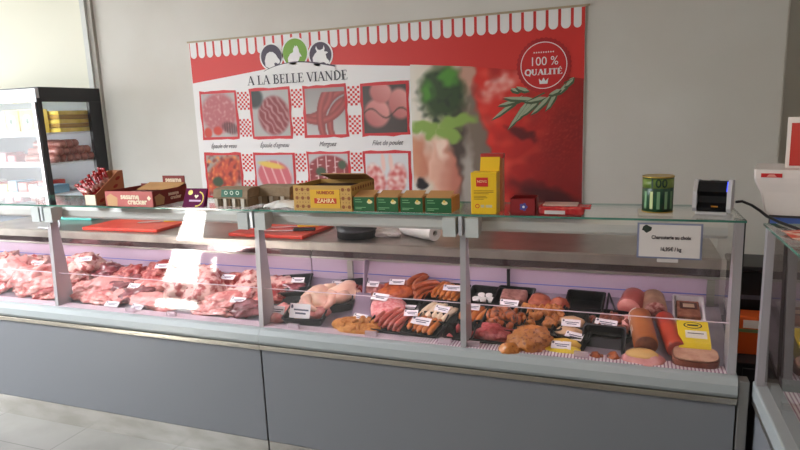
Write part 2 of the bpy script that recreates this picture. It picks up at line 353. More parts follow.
lc, LB = counter(-4.27, -1.61, [-2.93], 'left refrigerated display counter filled with raw pink meat cuts', (True, False))
rc, RB = counter(-1.61, .40, [-.62], 'right refrigerated display counter of grey panels filled with sausage and charcuterie trays', (True, True), True)
# seam between the two counters carries one post, set on the right-hand counter
RB('end_glass', (lambda m: (m.poly([(.368, 2.38, .703), (.368, 2.85, .81), (.368, 2.72, 1.256), (.368, 2.38, 1.256)], G), m)[1])(MB()))
RB('end_edge', MB().box(.392, .400, 2.37, 2.40, .62, 1.258, darkm))
RB('end_post', MB().box(.402, .436, FY - .004, FY + .05, 0, .69, mat('end_post_grey', (128, 126, 124), .4, .3), .003))
for x, w in ((-1.365, .03), (-.52, .014), (.36, .03)):
    RB('partition_post', MB().box(x - w / 2, x + w / 2, 2.83, 2.845, deckz(2.84) + .002, .9175, steel if w > .02 else darkm))
for x in (-1.34,):
    m = MB(); m.poly([(x, 2.5, .725), (x, 2.83, .805), (x, 2.83, .91), (x, 2.62, .90)], G); RB('partition_glass', m)
for px, py in ((118, 317), (163, 320), (282, 336), (361, 345), (446, 342), (471, 349), (581, 358)):
    p = onz(px, py, .706); (RB if p.x > -1.61 else LB)('ticket_clip', MB().box(p.x - .028, p.x + .028, FY + .03, FY + .045, .705, .728, mat('clear_plastic', (226, 204, 214), .2, alpha=.55), .002))

# ---------------------------------------------------------------- counter on the right that turns towards the viewer
o = empty('refrigerated_display_counter', (.85, 1.5, 0), 'glass topped display counter at the far right running towards the viewer', 'display counter'); c0 = o.location
def TB(name, mb):
    q = mb.build(name, o); q.location = -c0; return q
TB('front_panel', MB().box(.462, .485, .5, 2.33, .12, .60, panelm)); TB('kick_plate', MB().box(.47, .48, .5, 2.33, 0, .12, kick))
TB('carcass', MB().box(.486, 1.25, .5, 2.32, 0, .64, darkm)); TB('trim_strip', MB().box(.450, .47, .5, 2.335, .60, .622, steel))
TB('sill', MB().box(.447, .53, .5, 2.335, .624, .69, sillm, .006)); TB('deck', MB().box(.53, 1.24, .5, 2.30, .655, .675, deckm)); TB('price_rail', MB().box(.532, .58, .5, 2.29, .676, .680, rail))
m = MB(); m.poly([(.468, .5, .69), (.468, 2.32, .69), (.462, 2.32, 1.256), (.462, .5, 1.256)], G); TB('front_glass', m)
m = MB(); m.poly([(.50, 2.322, .69), (1.24, 2.322, .69), (1.24, 2.322, 1.256), (.50, 2.322, 1.256)], G); TB('end_glass', m)
m = MB(); plate(m, .444, 1.24, .5, 2.325, 1.258, 1.266, G, GE); TB('glass_shelf', m)
TB('glass_post', MB().box(.452, .476, 2.29, 2.326, .69, 1.257, postm)); TB('rear_panel', MB().box(1.235, 1.25, .5, 2.32, .64, 1.0, lilac))
TB('handle', MB().box(.455, .462, 2.10, 2.17, .43, .455, mat('white_plastic', (225, 225, 228), .3), .003)); TB('handle', MB().box(.455, .462, 2.0, 2.08, .425, .45, mat('white_plastic', (225, 225, 228), .3), .003))
# ---------------------------------------------------------------- banner on the wall
red = mat('banner_red', (206, 44, 38), .5); white = mat('banner_white', (232, 228, 226), .5); ink = mat('ink', (52, 46, 56), .5); fred = mat('frame_red', (198, 36, 42), .5)
BY = WY - .012
bn = empty('wall_banner', (-1.76, BY, .93), 'large red and white printed butcher banner hanging on the back wall', 'banner')
def BB(name, mb, par=None):
    q = mb.build(name, par or bn); q.location = (-bn.location if par is None else (0, 0, 0)); return q
MB_ = MB().box(-3.275, -.262, BY, BY + .006, .93, 2.287, white); BB('vinyl_sheet', MB_)
edge = [(-3.27, 1.977), (-2.92, 2.012), (-2.60, 2.046), (-2.3, 2.052), (-2.05, 2.049), (-1.58, 2.013), (-1.22, 1.985), (-1.0, 1.965), (-.7, 1.925), (-.264, 1.845)]
m = MB()
for (xa, za), (xb, zb) in zip(edge, edge[1:]): m.poly([(xa, BY - .001, za), (xb, BY - .001, zb), (xb, BY - .001, 2.286), (xa, BY - .001, 2.286)], red)
aw = BB('red_band', m)
m = MB(); n = 39; w = 3.008 / n
for k in range(n):
    xa = -3.272 + k * w + .009; xb = xa + w - .018
    if k == n - 1: xb -= .012
    r = (xb - xa) / 2; zc = 2.165 + r
    m.poly([(xb, BY - .002, 2.2865), (xa, BY - .002, 2.2865)] + [((xa + xb) / 2 + r * math.cos(R_(180 + 18 * q)), BY - .002, zc + r * math.sin(R_(180 + 18 * q))) for q in range(11)], white)
BB('awning_scallops', m)
BB('top_rod', MB().box(-3.285, -.235, BY - .008, BY + .008, 2.287, 2.300, mat('rod_wood', (176, 160, 132), .5)))
purple = mat('logo_plum', (62, 46, 66), .5); green = mat('logo_green', (112, 158, 34), .5)
lg = BB('logo', (lambda m: ([disc(m, x, z, r + .012, r + .012, BY - .003, white) or disc(m, x, z, r, r, BY - .0036, c) for x, z, r, c in ((-2.527, 2.134, .09, purple), (-2.323, 2.150, .102, green), (-2.113, 2.122, .09, purple))], m)[1])(MB()))
def poly2(m, pts, cx, cz, s, y, mt): m.poly([(cx + a * s, y, cz + b * s) for a, b in pts], mt)
y = BY - .0043; m = MB()
poly2(m, [(-.62, -.75), (-.66, -.3), (-.55, .05), (-.42, .28), (-.12, .42), (.2, .38), (.45, .18), (.62, -.1), (.8, -.3), (.82, -.5), (.62, -.62), (.4, -.5), (.25, -.55), (.3, -.8), (.1, -.95), (-.3, -.92)], -2.527, 2.134, .088, y, white); m.build('animal_head', lg); m = MB()
poly2(m, [(-.6, -.72), (-.62, -.35), (-.4, -.05), (-.15, .05), (-.12, .3), (-.02, .4), (.0, .52), (.1, .44), (.16, .52), (.26, .42), (.34, .22), (.36, .02), (.5, -.18), (.55, -.3), (.4, -.3), (.3, -.55), (.1, -.7), (.08, -.82), (-.3, -.85)], -2.323, 2.150, .10, y, white); m.build('animal_head', lg); m = MB()
poly2(m, [(-.7, -.65), (-.72, -.2), (-.5, .1), (-.3, .25), (-.42, .5), (-.35, .7), (-.22, .42), (.0, .36), (.25, .45), (.35, .72), (.42, .45), (.35, .25), (.62, .2), (.7, .12), (.48, .02), (.55, -.3), (.78, -.55), (.7, -.72), (.5, -.75), (.3, -.6), (.0, -.62), (-.1, -.9), (-.4, -.9)], -2.113, 2.122, .09, y, white)
m.build('animal_head', lg)
m = MB(); pts = [(-2.60 + .6 * k / 16, 2.032 + .05 * math.sin(math.pi * (k / 16) ** .85)) for k in range(17)]
for k in range(16):
    (xa, za), (xb, zb) = pts[k], pts[k + 1]; wa = .002 + .008 * k / 16
    m.poly([(xa, y - .0004, za - .002), (xb, y - .0004, zb - .002), (xb, y - .0004, zb + wa), (xa, y - .0004, za + wa)], purple)
    m.poly([(xa, y, za - .035), (xb, y, zb - .035), (xb, y, zb), (xa, y, za)], white)
m.build('swoosh', lg)
q = serif('shop_name', 'A LA BELLE VIANDE', -2.755, -1.905, 1.936, 2.003, BY - .003, ink, bn, fat=1.0); q.location = -bn.location
# product photographs
greyb = (176, 170, 166)
def N3(x, z, s, k=0): return noise.noise(Vector((x * s, z * s, k))) 
def veal(u, v, x, z):
    c = mixc(greyb, (176, 92, 96), ell(u, v, .5, .55, .52, .45, 0, .25)); c = mixc(c, (205, 150, 150), max(0, N3(x, z, 40, 1)) * 1.2)
    c = mixc(c, (196, 52, 30), max(ell(u, v, .12, .1, .12, .12, 0, .4), ell(u, v, .42, .14, .13, .1, 0, .4))); return mixc(c, (70, 20, 24), ell(u, v, .8, .2, .24, .13, -15, .4) * (.7 + .3 * math.sin(u * 90)))
def lamb(u, v, x, z):
    c = mixc(greyb, (128, 40, 44), ell(u, v, .58, .45, .42, .42, 40, .2)); c = mixc(c, (222, 190, 188), ell(u, v, .58, .45, .42, .42, 40, .2) * max(0, math.sin(u * 40 + v * 30 + 3 * N3(x, z, 20))) * .6); return mixc(c, (30, 36, 34), ell(u, v, .08, .85, .22, .22, 0, .4))
def merg(u, v, x, z):
    c = mixc((190, 186, 184), (150, 140, 136), v)
    for cx, cz, rr, k in ((1.15, .2, .55, 0), (1.15, .2, .75, 1), (.05, 1.0, .62, 2), (.3, 1.15, .85, 3), (1.3, .35, .95, 4)):
        d = abs(math.hypot(u - cx, v - cz) - rr); 
        if d < .09 and (v < .92): c = mixc(c, mixc((120, 40, 38), (176, 78, 72), 1 - d / .09), soft(d / .09 - .9, .2))
    return c
def chick(u, v, x, z):
    c = (70, 58, 54)
    for cx, cz, rx, rz, a in ((.32, .42, .3, .3, 20), (.42, .85, .26, .22, -20), (.85, .6, .26, .32, 10)):
        e = ell(u, v, cx, cz, rx, rz, a, .25); c = mixc(c, mixc((176, 92, 92), (226, 160, 152), .5 + .5 * (u - cx + v - cz) * 2), e)
    return mixc(c, (66, 50, 40), .8 * soft(abs(v - .42 - .1 * math.sin(u * 9)) / .02 - 1, 1))
def skew(u, v, x, z):
    c = mixc((150, 140, 130), (190, 66, 34), ell(u, v, .5, .5, .62, .36, 35, .3)); c = mixc(c, (232, 130, 60), max(0, N3(x, z, 30, 3)) * 1.6)
    return mixc(mixc(c, (120, 24, 20), max(0, -N3(x, z, 26, 7)) * 1.7), (48, 66, 36), ell(u, v, .3, .35, .16, .12, 0, .4))
def roll(u, v, x, z):
    c = mixc((186, 184, 188), (202, 96, 104), ell(u, v, .5, .5, .46, .36, -15, .15)); e = ell(u, v, .5, .5, .46, .36, -15, .15)
    c = mixc(c, (240, 216, 210), e * soft(abs(math.sin(u * 14 + v * 5)) - .25, .3) * .7); return mixc(c, (222, 186, 80), ell(u, v, .42, .76, .34, .07, -10, .5))
def net(u, v, x, z):
    c = mixc((190, 186, 184), (136, 36, 40), ell(u, v, .5, .55, .56, .42, 0, .12)); e = ell(u, v, .5, .55, .56, .42, 0, .12)
    g = min(abs(math.sin(u * 28)), abs(math.sin(v * 24 + u * 3))); c = mixc(c, (226, 190, 186), e * soft(g - .12, .16)); return mixc(c, (52, 70, 42), max(ell(u, v, .3, .6, .13, .1, 0, .4), ell(u, v, .85, .75, .1, .1, 0, .4)))
def chop(u, v, x, z):
    c = (216, 214, 214)
    for cx, cz, rx, rz, a in ((.25, .45, .2, .34, 20), (.72, .4, .22, .38, -14)):
        c = mixc(c, mixc((206, 96, 92), (240, 214, 206), .5 + N3(x, z, 30, 4)), ell(u, v, cx, cz, rx, rz, a, .3))
    for cx in (.42, .6): c = mixc(c, (236, 196, 184), ell(u, v, cx, .8, .05, .2, 5, .5))
    return c
photos = [(-3.222, -2.866, 1.526, 1.908, veal), (-2.750, -2.386, 1.522, 1.909, lamb), (-2.283, -1.918, 1.522, 1.905, merg), (-1.812, -1.440, 1.524, 1.901, chick),
          (-3.228, -2.868, 1.05, 1.422, skew), (-2.760, -2.386, 1.05, 1.418, roll), (-2.285, -1.918, 1.05, 1.42, net), (-1.816, -1.442, 1.05, 1.418, chop)]
for k, (xa, xb, za, zb, fn) in enumerate(photos):
    m = MB(); jit = lambda: random.uniform(-.006, .006)
    ptsq = []
    for (p, q_) in (((xa, za), (xb, za)), ((xb, za), (xb, zb)), ((xb, zb), (xa, zb)), ((xa, zb), (xa, za))):
        for s in range(6): ptsq.append((p[0] + (q_[0] - p[0]) * s / 6 + jit(), BY - .002, p[1] + (q_[1] - p[1]) * s / 6 + jit()))
    m.poly(ptsq, fred); fr = BB('photo_frame', m)
    painted('product_photo', xa + .02, xb - .02, za + .022, zb - .02, BY - .0032, 40, 40, fn, fr)
m = MB()
for k in range(3):
    for r in (0, 1):
        xa, xb = photos[k + 4 * r][1] + .006, photos[k + 1 + 4 * r][0] - .006; zc = (photos[k + 4 * r][2] + photos[k + 4 * r][3]) / 2; s = .0172; nxn = int((xb - xa) / s)
        for blk in ((zc + .035, 8), (zc - .035 - 8 * s, 8)):
            m = MB()
            for i in range(nxn):
                for j in range(blk[1]):
                    if (i + j) % 2: 
                        x, z = xa + i * (xb - xa) / nxn, blk[0] + j * s; m.poly([(x, BY - .0015, z), (x + (xb - xa) / nxn, BY - .0015, z), (x + (xb - xa) / nxn, BY - .0015, z + s), (x, BY - .0015, z + s)], red)
            BB('gingham_check', m)

for s, x in (('\u00c9paule de veau', -3.03), ("\u00c9paule d'agneau", -2.56), ('Merguez', -2.10), ('Filet de poulet', -1.62)):
    q = text('caption', s, .052, mat('caption_ink', (86, 78, 82), .5), Matrix.Translation((x, BY - .002, 1.474)) @ FRONT, bn, shear=.45, sx=.78); q.location = -bn.location
# large food photograph on the right of the banner
def hero(u, v, x, z):
    px, py = proj((x, BY, z)); px += 5 * N3(x, z, 16, 11); py += 5 * N3(x, z, 16, 12)
    c = mixc((226, 218, 206), (214, 196, 172), soft((428 - px) / 30, 1)); c = mixc(c, (120, 104, 90), soft((462 - px) / 16, 1)); c = mixc(c, (196, 150, 130), ell(px, py, 466, 78, 12, 14, 0, .7))
    c = mixc(c, (70, 56, 48), ell(px, py, 458, 150, 8, 60, 0, .8)); c = mixc(c, (170, 160, 150), ell(px, py, 468, 185, 6, 40, 0, .8))
    c = mixc(c, (44, 66, 28), ell(px, py, 442, 92, 22, 27, 0, .45)); c = mixc(c, (30, 44, 24), max(0, N3(x, z, 22, 2)) * 1.6 * ell(px, py, 442, 96, 24, 30, 0, .4)); c = mixc(c, (78, 140, 44), max(ell(px, py, 449, 76, 9, 9, 0, .7), ell(px, py, 428, 92, 6, 10, 0, .8)))
    c = mixc(c, (134, 164, 74), max(ell(px, py, 456, 122, 20, 7, -12, .5), ell(px, py, 424, 127, 17, 6, 0, .5), ell(px, py, 430, 134, 8, 9, 0, .5), ell(px, py, 448, 134, 14, 7, 20, .5)))
    c = mixc(c, mixc((214, 160, 124), (190, 108, 84), (px - 405) / 30), ell(px, py, 417, 158, 14, 24, -20, .5)); c = mixc(c, mixc((236, 190, 166), (186, 104, 84), (px - 430) / 30), ell(px, py, 444, 170, 15, 32, -12, .35))
    c = mixc(c, (244, 214, 196), ell(px, py, 441, 148, 5, 12, -15, .9)); c = mixc(c, (32, 26, 30), ell(px, py, 422, 183, 5, 5, 0, .5))
    bx = 474 + (0 if py < 100 else (py - 100) * .34) + 3 * N3(0, z, 14)
    if py > 155: bx = 493 + (py - 155) * .1
    mt = soft((bx - px) / 6, 1); r = mixc((214, 38, 26), (140, 18, 14), (px - 500) / 70 + (py - 120) / 160); r = mixc(r, (236, 90, 70), max(0, N3(x * .6, z, 14, 9)) * .9 * soft((px - 540) / 30, 1)); r = mixc(r, (236, 170, 160), ell(px, py, 498, 86, 22, 10, -35, .6) * (.7 + .8 * N3(x, z, 20, 1)))
    r = mixc(r, (90, 8, 10), ell(px, py, 522, 134, 16, 5, 20, .7)); r = mixc(r, (70, 8, 10), ell(px, py, 548, 196, 34, 9, 18, .8)); r = mixc(r, (110, 14, 14), max(0, N3(x, z, 9, 5)) * .6); r = mixc(r, (200, 70, 58), .6 * ell(px, py, 560, 130, 24, 40, 10, .9) * max(0, N3(x * 3 + z, z, 50, 6)) * 1.2)
    r = mixc(r, (176, 150, 140), ell(px, py, 478, 168, 6, 30, 0, .8) * .5) if py > 150 else r
    return mixc(c, r, mt)
htop = lambda x: (1.985 - (x + 1.22) * .09 if x < -1.0 else (1.965 - (x + 1.0) * .133 if x < -.7 else 1.925 - (x + .7) * .1835))
hp = painted('food_photo', -1.425, -.2655, .935, 1.9, BY - .0014, 120, 100, hero, bn, top=lambda x: htop(x) + .006); hp.location = -bn.location
leafc = mat('rosemary_leaf', (156, 166, 138), .5); leafd = mat('rosemary_dark', (70, 84, 56), .5); m = MB()
def leaf(pa, pb, w, mt, dy):
    a, b = ony(*pa, BY), ony(*pb, BY); t = (b - a); n = Vector((-t.z, 0, t.x)).normalized() * w; yy = BY - .0016 - dy
    for p in [[a, a + t * .3 + n, a + t * .75 + n * .9, b, a + t * .75 - n * .6, a + t * .3 - n]]: m.poly([(q.x, yy, q.z) for q in p], mt)
LV = [((524, 96), (491, 121)), ((528, 98), (497, 107)), ((522, 92), (510, 90)), ((530, 100), (507, 131)), ((536, 98), (514, 124)), ((538, 100), (502, 99)), ((542, 99), (520, 118)), ((548, 98), (524, 103)), ((552, 96), (530, 116)), ((558, 92), (545, 112)), ((570, 83), (556, 96)), ((575, 78), (564, 88)), ((530, 92), (515, 88)), ((562, 90), (548, 96))]
for k, (a, b) in enumerate(LV): leaf(a, b, .019, leafd, k * .0001); leaf((a[0] - 1, a[1] - 1), (b[0] + 1, b[1] - 1.5), .011, leafc, k * .0001 + .00005)
leaf((576, 77), (522, 104), .006, leafd, .0015); BB('rosemary_sprig', m)
m = MB(); disc(m, -.515, 1.948, .168, .168, BY - .004, mat('badge_dark_red', (172, 24, 26), .5), 72, .045); disc(m, -.515, 1.948, .150, .150, BY - .0046, mat('badge_red', (200, 32, 32), .5), 48); ring(m, -.515, 1.948, .142, .005, BY - .0052, white, 48)
bd = BB('quality_badge', m)
text('badge_text', '100 %', .078, white, Matrix.Translation((-.513, BY - .0055, 1.972)) @ FRONT, bd, sx=.95)
serif('badge_text', 'QUALIT\u00c9', -.635, -.398, 1.890, 1.926, BY - .0055, white, bd, fat=1.7)
m = MB(); m.poly([(-.54, BY - .0055, 1.832), (-.49, BY - .0055, 1.832), (-.485, BY - .0055, 1.868), (-.502, BY - .0055, 1.850), (-.515, BY - .0055, 1.872), (-.528, BY - .0055, 1.850), (-.545, BY - .0055, 1.868)], white); m.build('crown', bd)
for k in range(9):
    m = MB()
    cx = -.575 + k * .015; m.poly([(cx + .0065 * (1 if q % 2 == 0 else .5) * math.sin(q * math.pi / 5), BY - .0055, 2.030 + .0065 * (1 if q % 2 == 0 else .5) * math.cos(q * math.pi / 5)) for q in range(10)], white); m.build('star', bd)


# ---------------------------------------------------------------- upright fridge at the left
blk = mat('fridge_black', (30, 30, 34), .35); silver = mat('fridge_silver', (188, 190, 194), .35, .5); inner = mat('fridge_white', (226, 230, 234), .4); shelfm = mat('fridge_shelf', (240, 244, 250), .3)
fx0, fx1, fy0, fy1, fz = -5.75, -4.235, 3.46, 4.098, 1.985
fr = empty('upright_display_fridge', ((fx0 + fx1) / 2, 3.78, 0), 'tall black glass fronted upright fridge standing at the left behind the counter', 'fridge'); c1 = fr.location
def FB(name, mb):
    q = mb.build(name, fr); q.location = -c1; return q
FB('side_frame', MB().box(fx1 - .03, fx1, fy0 + .03, fy1, 1.872, fz, blk, .004).box(fx1 - .03, fx1, fy1 - .15, fy1, .0, 1.872, blk).box(fx1 - .03, fx1, fy0 + .005, fy0 + .045, .0, 1.90, blk).box(fx1 - .03, fx1, fy0 + .04, fy1 - .14, 0, .55, blk))
FB('header', MB().box(fx0, fx1 - .001, fy0, fy0 + .035, 1.868, 1.975, silver, .006)); FB('roof', MB().box(fx0, fx1 - .031, fy0 + .03, fy1, 1.935, fz, blk))
FB('corner_post', MB().box(fx1 - .035, fx1 - .012, fy0 - .012, fy0 + .004, .1, 1.868, mat('fridge_chrome', (226, 226, 228), .2, .6)))
FB('back_wall', MB().box(fx0, fx1 - .03, fy1 - .03, fy1, 0, 1.935, inner)); FB('side_wall', MB().box(fx0, fx0 + .03, fy0, fy1 - .03, 0, 1.935, inner)); FB('base', MB().box(fx0, fx1 - .031, fy0, fy1 - .03, 0, .5, blk))
m = MB(); m.poly([(fx1 - .004, fy0 + .04, .55), (fx1 - .004, fy1 - .14, .55), (fx1 - .004, fy1 - .14, 1.874), (fx1 - .004, fy0 + .04, 1.874)], G); FB('side_glass', m)
m = MB(); m.poly([(fx0, fy0 + .002, .5), (fx1 - .035, fy0 + .002, .5), (fx1 - .035, fy0 + .002, 1.868), (fx0, fy0 + .002, 1.868)], G); FB('front_glass', m)
SZ = (1.62, 1.38, 1.135, .86)
for z in SZ:
    s = FB('shelf', MB().box(fx0 + .03, fx1 - .032, fy0 + .06, fy1 - .03, z, z + .012, shelfm)); MB().box(fx0 + .03, fx1 - .032, fy0 + .05, fy0 + .06, z - .012, z + .028, shelfm).build('shelf_lip', s)
def T(name, loc, label, cat, group=None):
    o = empty(name, loc, label, cat, group); c = Vector(loc)
    def B(n, mb, par=None):
        q = mb.build(n, par or o)
        if par is None: q.location = -c
        return q
    return o, B
DECK = [False]; TILT = math.atan(.25)
def lay(rz=0, rx=0): return (Matrix.Rotation(TILT, 3, 'X') @ Matrix.Rotation(rz, 3, 'Z') @ Matrix.Rotation(rx, 3, 'X')).to_euler()
def one(name, mb, loc, label, cat, group=None, rz=0, rx=0, ry=0):
    o = mb.build(name, None, loc=loc, rot=lay(rz, rx) if DECK[0] else (rx, ry, rz)); return tag(o, label, cat, group)
def txt(o, s, size, m, M, **k):
    q = text('lettering', s, size, m, M, o, **k); q.location = -o.location if o.parent is None else (0, 0, 0); return q
# ---- things inside the fridge
ybox = mat('fridge_yellow_box', (222, 196, 80), .5, c2=(236, 214, 120), scale=10); kraftd = mat('fridge_brown_box', (178, 140, 70), .6)
lf = [(-5.55, (120, 190, 110), 'pale green carton on the top fridge shelf, furthest left'), (-5.30, (225, 230, 225), 'white carton on the top fridge shelf beside the pale green one'), (-5.05, (106, 176, 96), 'green carton on the top fridge shelf, between white and yellow ones'),
      (-4.83, (230, 226, 214), 'off white carton on the top fridge shelf, left of the yellow boxes')]
for x, c_, lb in lf:
    one('food_carton', MB().box(-.085, .085, -.05, .09, 0, .17, mat('carton_%d' % int(-x * 100), c_, .5), .003).box(-.05, .05, -.052, -.05, .05, .12, mat('carton_patch', (240, 240, 232), .5)), (x, 3.62, SZ[0] + .013), lb, 'carton')
for k, x in enumerate((-4.64, -4.46)):
    o, B = T('food_carton', (x, 3.60, SZ[0] + .013), ('yellow printed box on the top fridge shelf, left one of the pair', 'yellow printed box on the top fridge shelf, right one at the glass corner')[k], 'carton')
    B('box_body', MB().box(x - .082, x + .082, 3.54, 3.66, SZ[0] + .013, SZ[0] + .20, ybox, .003)); m = MB(); disc(m, x, SZ[0] + .11, .045, .05, 3.5385, mat('carton_patch', (240, 240, 232), .5)); B('round_label', m); m = MB(); disc(m, x, SZ[0] + .11, .02, .028, 3.538, mat('dark_green', (40, 80, 50), .5)); B('round_emblem', m)
for k in range(5):
    one('cheese_block', MB().box(-.075, .075, -.16, .16, 0, .033, kraftd if k % 2 else ybox, .006), (-4.36, 3.84, SZ[0] + .013 + k * .0345), 'flat yellow brown block stacked on the top fridge shelf, %s' % ('bottom of the stack', 'second from the bottom', 'middle of the stack', 'second from the top', 'top of the stack')[k], 'packet', 'flat yellow brown blocks in the fridge')
salm = mat('fridge_sausage', (150, 84, 74), .35, c2=(178, 116, 104), scale=40, bump=.15)
def sausage_mb(L, r, m, bend=0, n=9, seg=10, taper=.55):
    pts = []; rs = []
    for k in range(n):
        u = k / (n - 1) * 2 - 1; pts.append((u * L / 2, bend * (1 - u * u), 0)); e = max(0, (abs(u) - .72) / .28); rs.append(r * math.sqrt(max(.03, 1 - e * e * (1 - .02))) if abs(u) < 1 else r * .25)
    return MB().tube(pts, rs, m, seg)
proto = None; k = 0
for z, n_, x_ in ((0, 6, 0), (1, 5, 0), (2, 3, .02)):
    for i in range(n_):
        for xx in (-4.34, -4.52):
            y = 3.60 + i * .068 + z * .034; 
            if proto is None: proto = sausage_mb(.17, .034, salm, .006).build('sausage_packet'); o = proto
            else: o = proto.copy(); col.objects.link(o)
            o.location = (xx + random.uniform(-.01, .01), y, SZ[1] + .047 + z * .056); o.rotation_euler = (0, 0, random.uniform(-.15, .15))
            tag(o, 'fat brown red sausage piled on the second fridge shelf', 'sausage', 'fat sausages in the fridge')
ORD = ('first from the left', 'second from the left', 'third from the left', 'fourth from the left', 'fifth from the left', 'sixth from the left', 'seventh from the left', 'eighth from the left', 'ninth from the left', 'tenth from the left', 'eleventh from the left')
for k in range(9):
    c_ = ((214, 90, 96), (232, 226, 222), (196, 120, 124), (186, 70, 78), (236, 232, 226))[k % 5]; x = -5.6 + k * .105
    one('vacuum_packet', MB().box(-.05, .05, -.08, .1, 0, (.05, .09, .07)[k % 3], mat('vac_%d' % (k % 5), c_, .2, c2=tuple(int(q * .8) for q in c_), scale=30), .012), (x, 3.66, SZ[1] + .013), ('rose', 'white', 'dusty pink', 'dark red', 'cream')[k % 5] + ' wrapped packet on the second fridge shelf, ' + ORD[k], 'packet', 'wrapped packets on the second shelf')
for k in range(11):
    c_ = ((196, 52, 48), (232, 206, 130), (120, 160, 190), (214, 84, 70), (226, 226, 222))[k % 5]; x = -5.6 + k * .115
    one('meat_tray_packet', MB().box(-.052, .052, -.08, .1, 0, (.07, .10, .085)[k % 3], mat('tr_%d' % (k % 5), c_, .25, c2=tuple(int(q * .85) for q in c_), scale=25), .008), (x, 3.66, SZ[2] + .013), ('red', 'yellow', 'pale blue', 'orange red', 'white')[k % 5] + ' film wrapped packet on the third fridge shelf, ' + ORD[k], 'packet', 'packets in a row on the third shelf')
one('paper_stack', MB().box(-.07, .07, -.13, .13, 0, .02, mat('grey_pack', (120, 122, 128), .4), .006).box(-.06, .07, -.1, .12, .02, .035, mat('white_pack', (214, 216, 220), .3), .005), (-4.36, 3.82, SZ[2] + .013), 'flat grey and white packs stacked on the third fridge shelf', 'packet')
one('blue_tray', MB().box(-.07, .07, -.1, .1, 0, .07, mat('fridge_blue', (120, 176, 206), .3), .01), (-4.36, 3.60, SZ[2] + .05 - .037), 'pale blue tray at the front corner of the third fridge shelf', 'tray')


# ---- things on the glass shelf
S = 1.2685
maroon = mat('sesame_maroon', (128, 44, 40), .55); pinkp = mat('sesame_pink', (190, 98, 92), .55, c2=(176, 84, 80), scale=6); kraft = mat('kraft', (186, 140, 88), .75, c2=(172, 126, 78), scale=12); cream = mat('print_cream', (238, 222, 196), .6); tan = mat('biscuit_tan', (196, 150, 104), .6)
o, B = T('snack_stick_box', (-2.56, 2.45, S), 'kraft wedge shaped display box of red wrapped snack sticks, leftmost on the glass shelf', 'box')
x0, x1, y0, y1 = -2.645, -2.57, 2.36, 2.56
M_ = Matrix.Identity(4)
wk = mat('wedge_kraft', (180, 122, 84), .7)
B('box_body', MB().box(x0, x1, y0, y0 + .003, S, S + .055, cream).box(x0, x1, y1 - .003, y1, S, S + .165, wk).box(x0, x1, y0, y1, S, S + .002, wk).prism([(y0, S), (y1, S), (y1, S + .165), (y1 - .03, S + .165), (y0, S + .055)], x1 - .003, x1, wk).prism([(y0, S), (y1, S), (y1, S + .165), (y1 - .03, S + .165), (y0, S + .055)], x0, x0 + .003, wk))
m = MB()
for yy, zz, a in ((2.40, S + .022, 0), (2.47, S + .035, 1), (2.52, S + .125, 0), (2.50, S + .085, 1), (2.44, S + .06, 0)):
    m.poly([(x1 + .0006, yy + .017 * math.cos(q * math.pi / 6), zz + .009 * math.sin(q * math.pi / 6) + .3 * .017 * math.cos(q * math.pi / 6)) for q in range(12)], mat('leaf_print', (150, 50, 34), .6))
B('leaf_print', m)
stk = mat('stick_red', (178, 34, 36), .25, c2=(150, 24, 30), scale=60); stw = mat('stick_pale', (224, 170, 160), .25)
for k in range(18):
    r_, c_ = divmod(k, 3); x = x0 + .017 + c_ * .02; y = y0 + .03 + r_ * .024; h = .09 + r_ * .013 + random.uniform(-.006, .006); dx = -.022 - .012 * (5 - r_) * .6 + random.uniform(-.006, .006); dy = -.03
    mb = MB().tube([(0, 0, 0), (dx, dy, h)], .0065, stk, 6).tube([(dx * 1.0, dy * 1.0, h), (dx * 1.14, dy * 1.14, h * 1.14)], [.0065, .009], stk, 6).tube([(dx * .62, dy * .62, h * .62 + .0005), (dx * .8, dy * .8, h * .8 + .0005)], .0071, stw, 6)
    one('snack_stick', mb, (x, y, S + .006), 'red wrapped snack stick standing in the kraft display box', 'snack', 'snack sticks in the kraft box')
# sesame cracker carton
x0, x1, y0, y1 = -2.488, -2.185, 2.345, 2.60; h = .078
o, B = T('sesame_cracker_carton', ((x0 + x1) / 2, 2.46, S), 'pink and maroon open carton printed sesame cracker on the glass shelf', 'box'); 
B('front_face', MB().box(x0, x1, y0, y0 + .003, S, S + h, pinkp)); B('side_face', MB().box(x1 - .003, x1, y0 + .003, y1, S, S + h, maroon)); B('side_face', MB().box(x0, x0 + .003, y0 + .003, y1, S, S + h, maroon)); B('back_face', MB().box(x0, x1, y1 - .003, y1, S, S + h + .01, maroon)); B('tray_bottom', MB().box(x0, x1, y0, y1, S, S + .002, kraft))
B('lid_flap', MB().prism([(y1 - .1, S + h - .012), (y1, S + h + .014), (y1, S + h + .017), (y1 - .1, S + h - .009)], x0 + .06, x1 - .004, kraft))
hd = B('header_card', MB().box(x1 - .155, x1 - .01, y1, y1 + .004, S + h - .01, S + h + .052, maroon, .0015))
txt(hd, 'sesame', .036, cream, face_front(x1 - .083, y1 - .0012, S + h + .030), bold=.0012)
txt(o, 'sesame', .040, cream, face_front(x0 + .16, y0 - .001, S + .052), bold=.0013); txt(o, 'cracker', .040, cream, face_front(x0 + .205, y0 - .001, S + .026), bold=.0013)
txt(o, 'sesame', .026, cream, Matrix.Translation((x1 + .001, y0 + .15, S + .052)) @ FRIGHT, bold=.001); txt(o, 'cracker', .026, cream, Matrix.Translation((x1 + .001, y0 + .165, S + .031)) @ FRIGHT, bold=.001)
m = MB(); m.poly([(x0 + .012, y0 - .0006, S + .004), (x0 + .075, y0 - .0006, S + .003), (x0 + .08, y0 - .0006, S + .045), (x0 + .035, y0 - .0006, S + .066), (x0 + .008, y0 - .0006, S + .05)], tan); B('biscuit_print', m); m = MB()
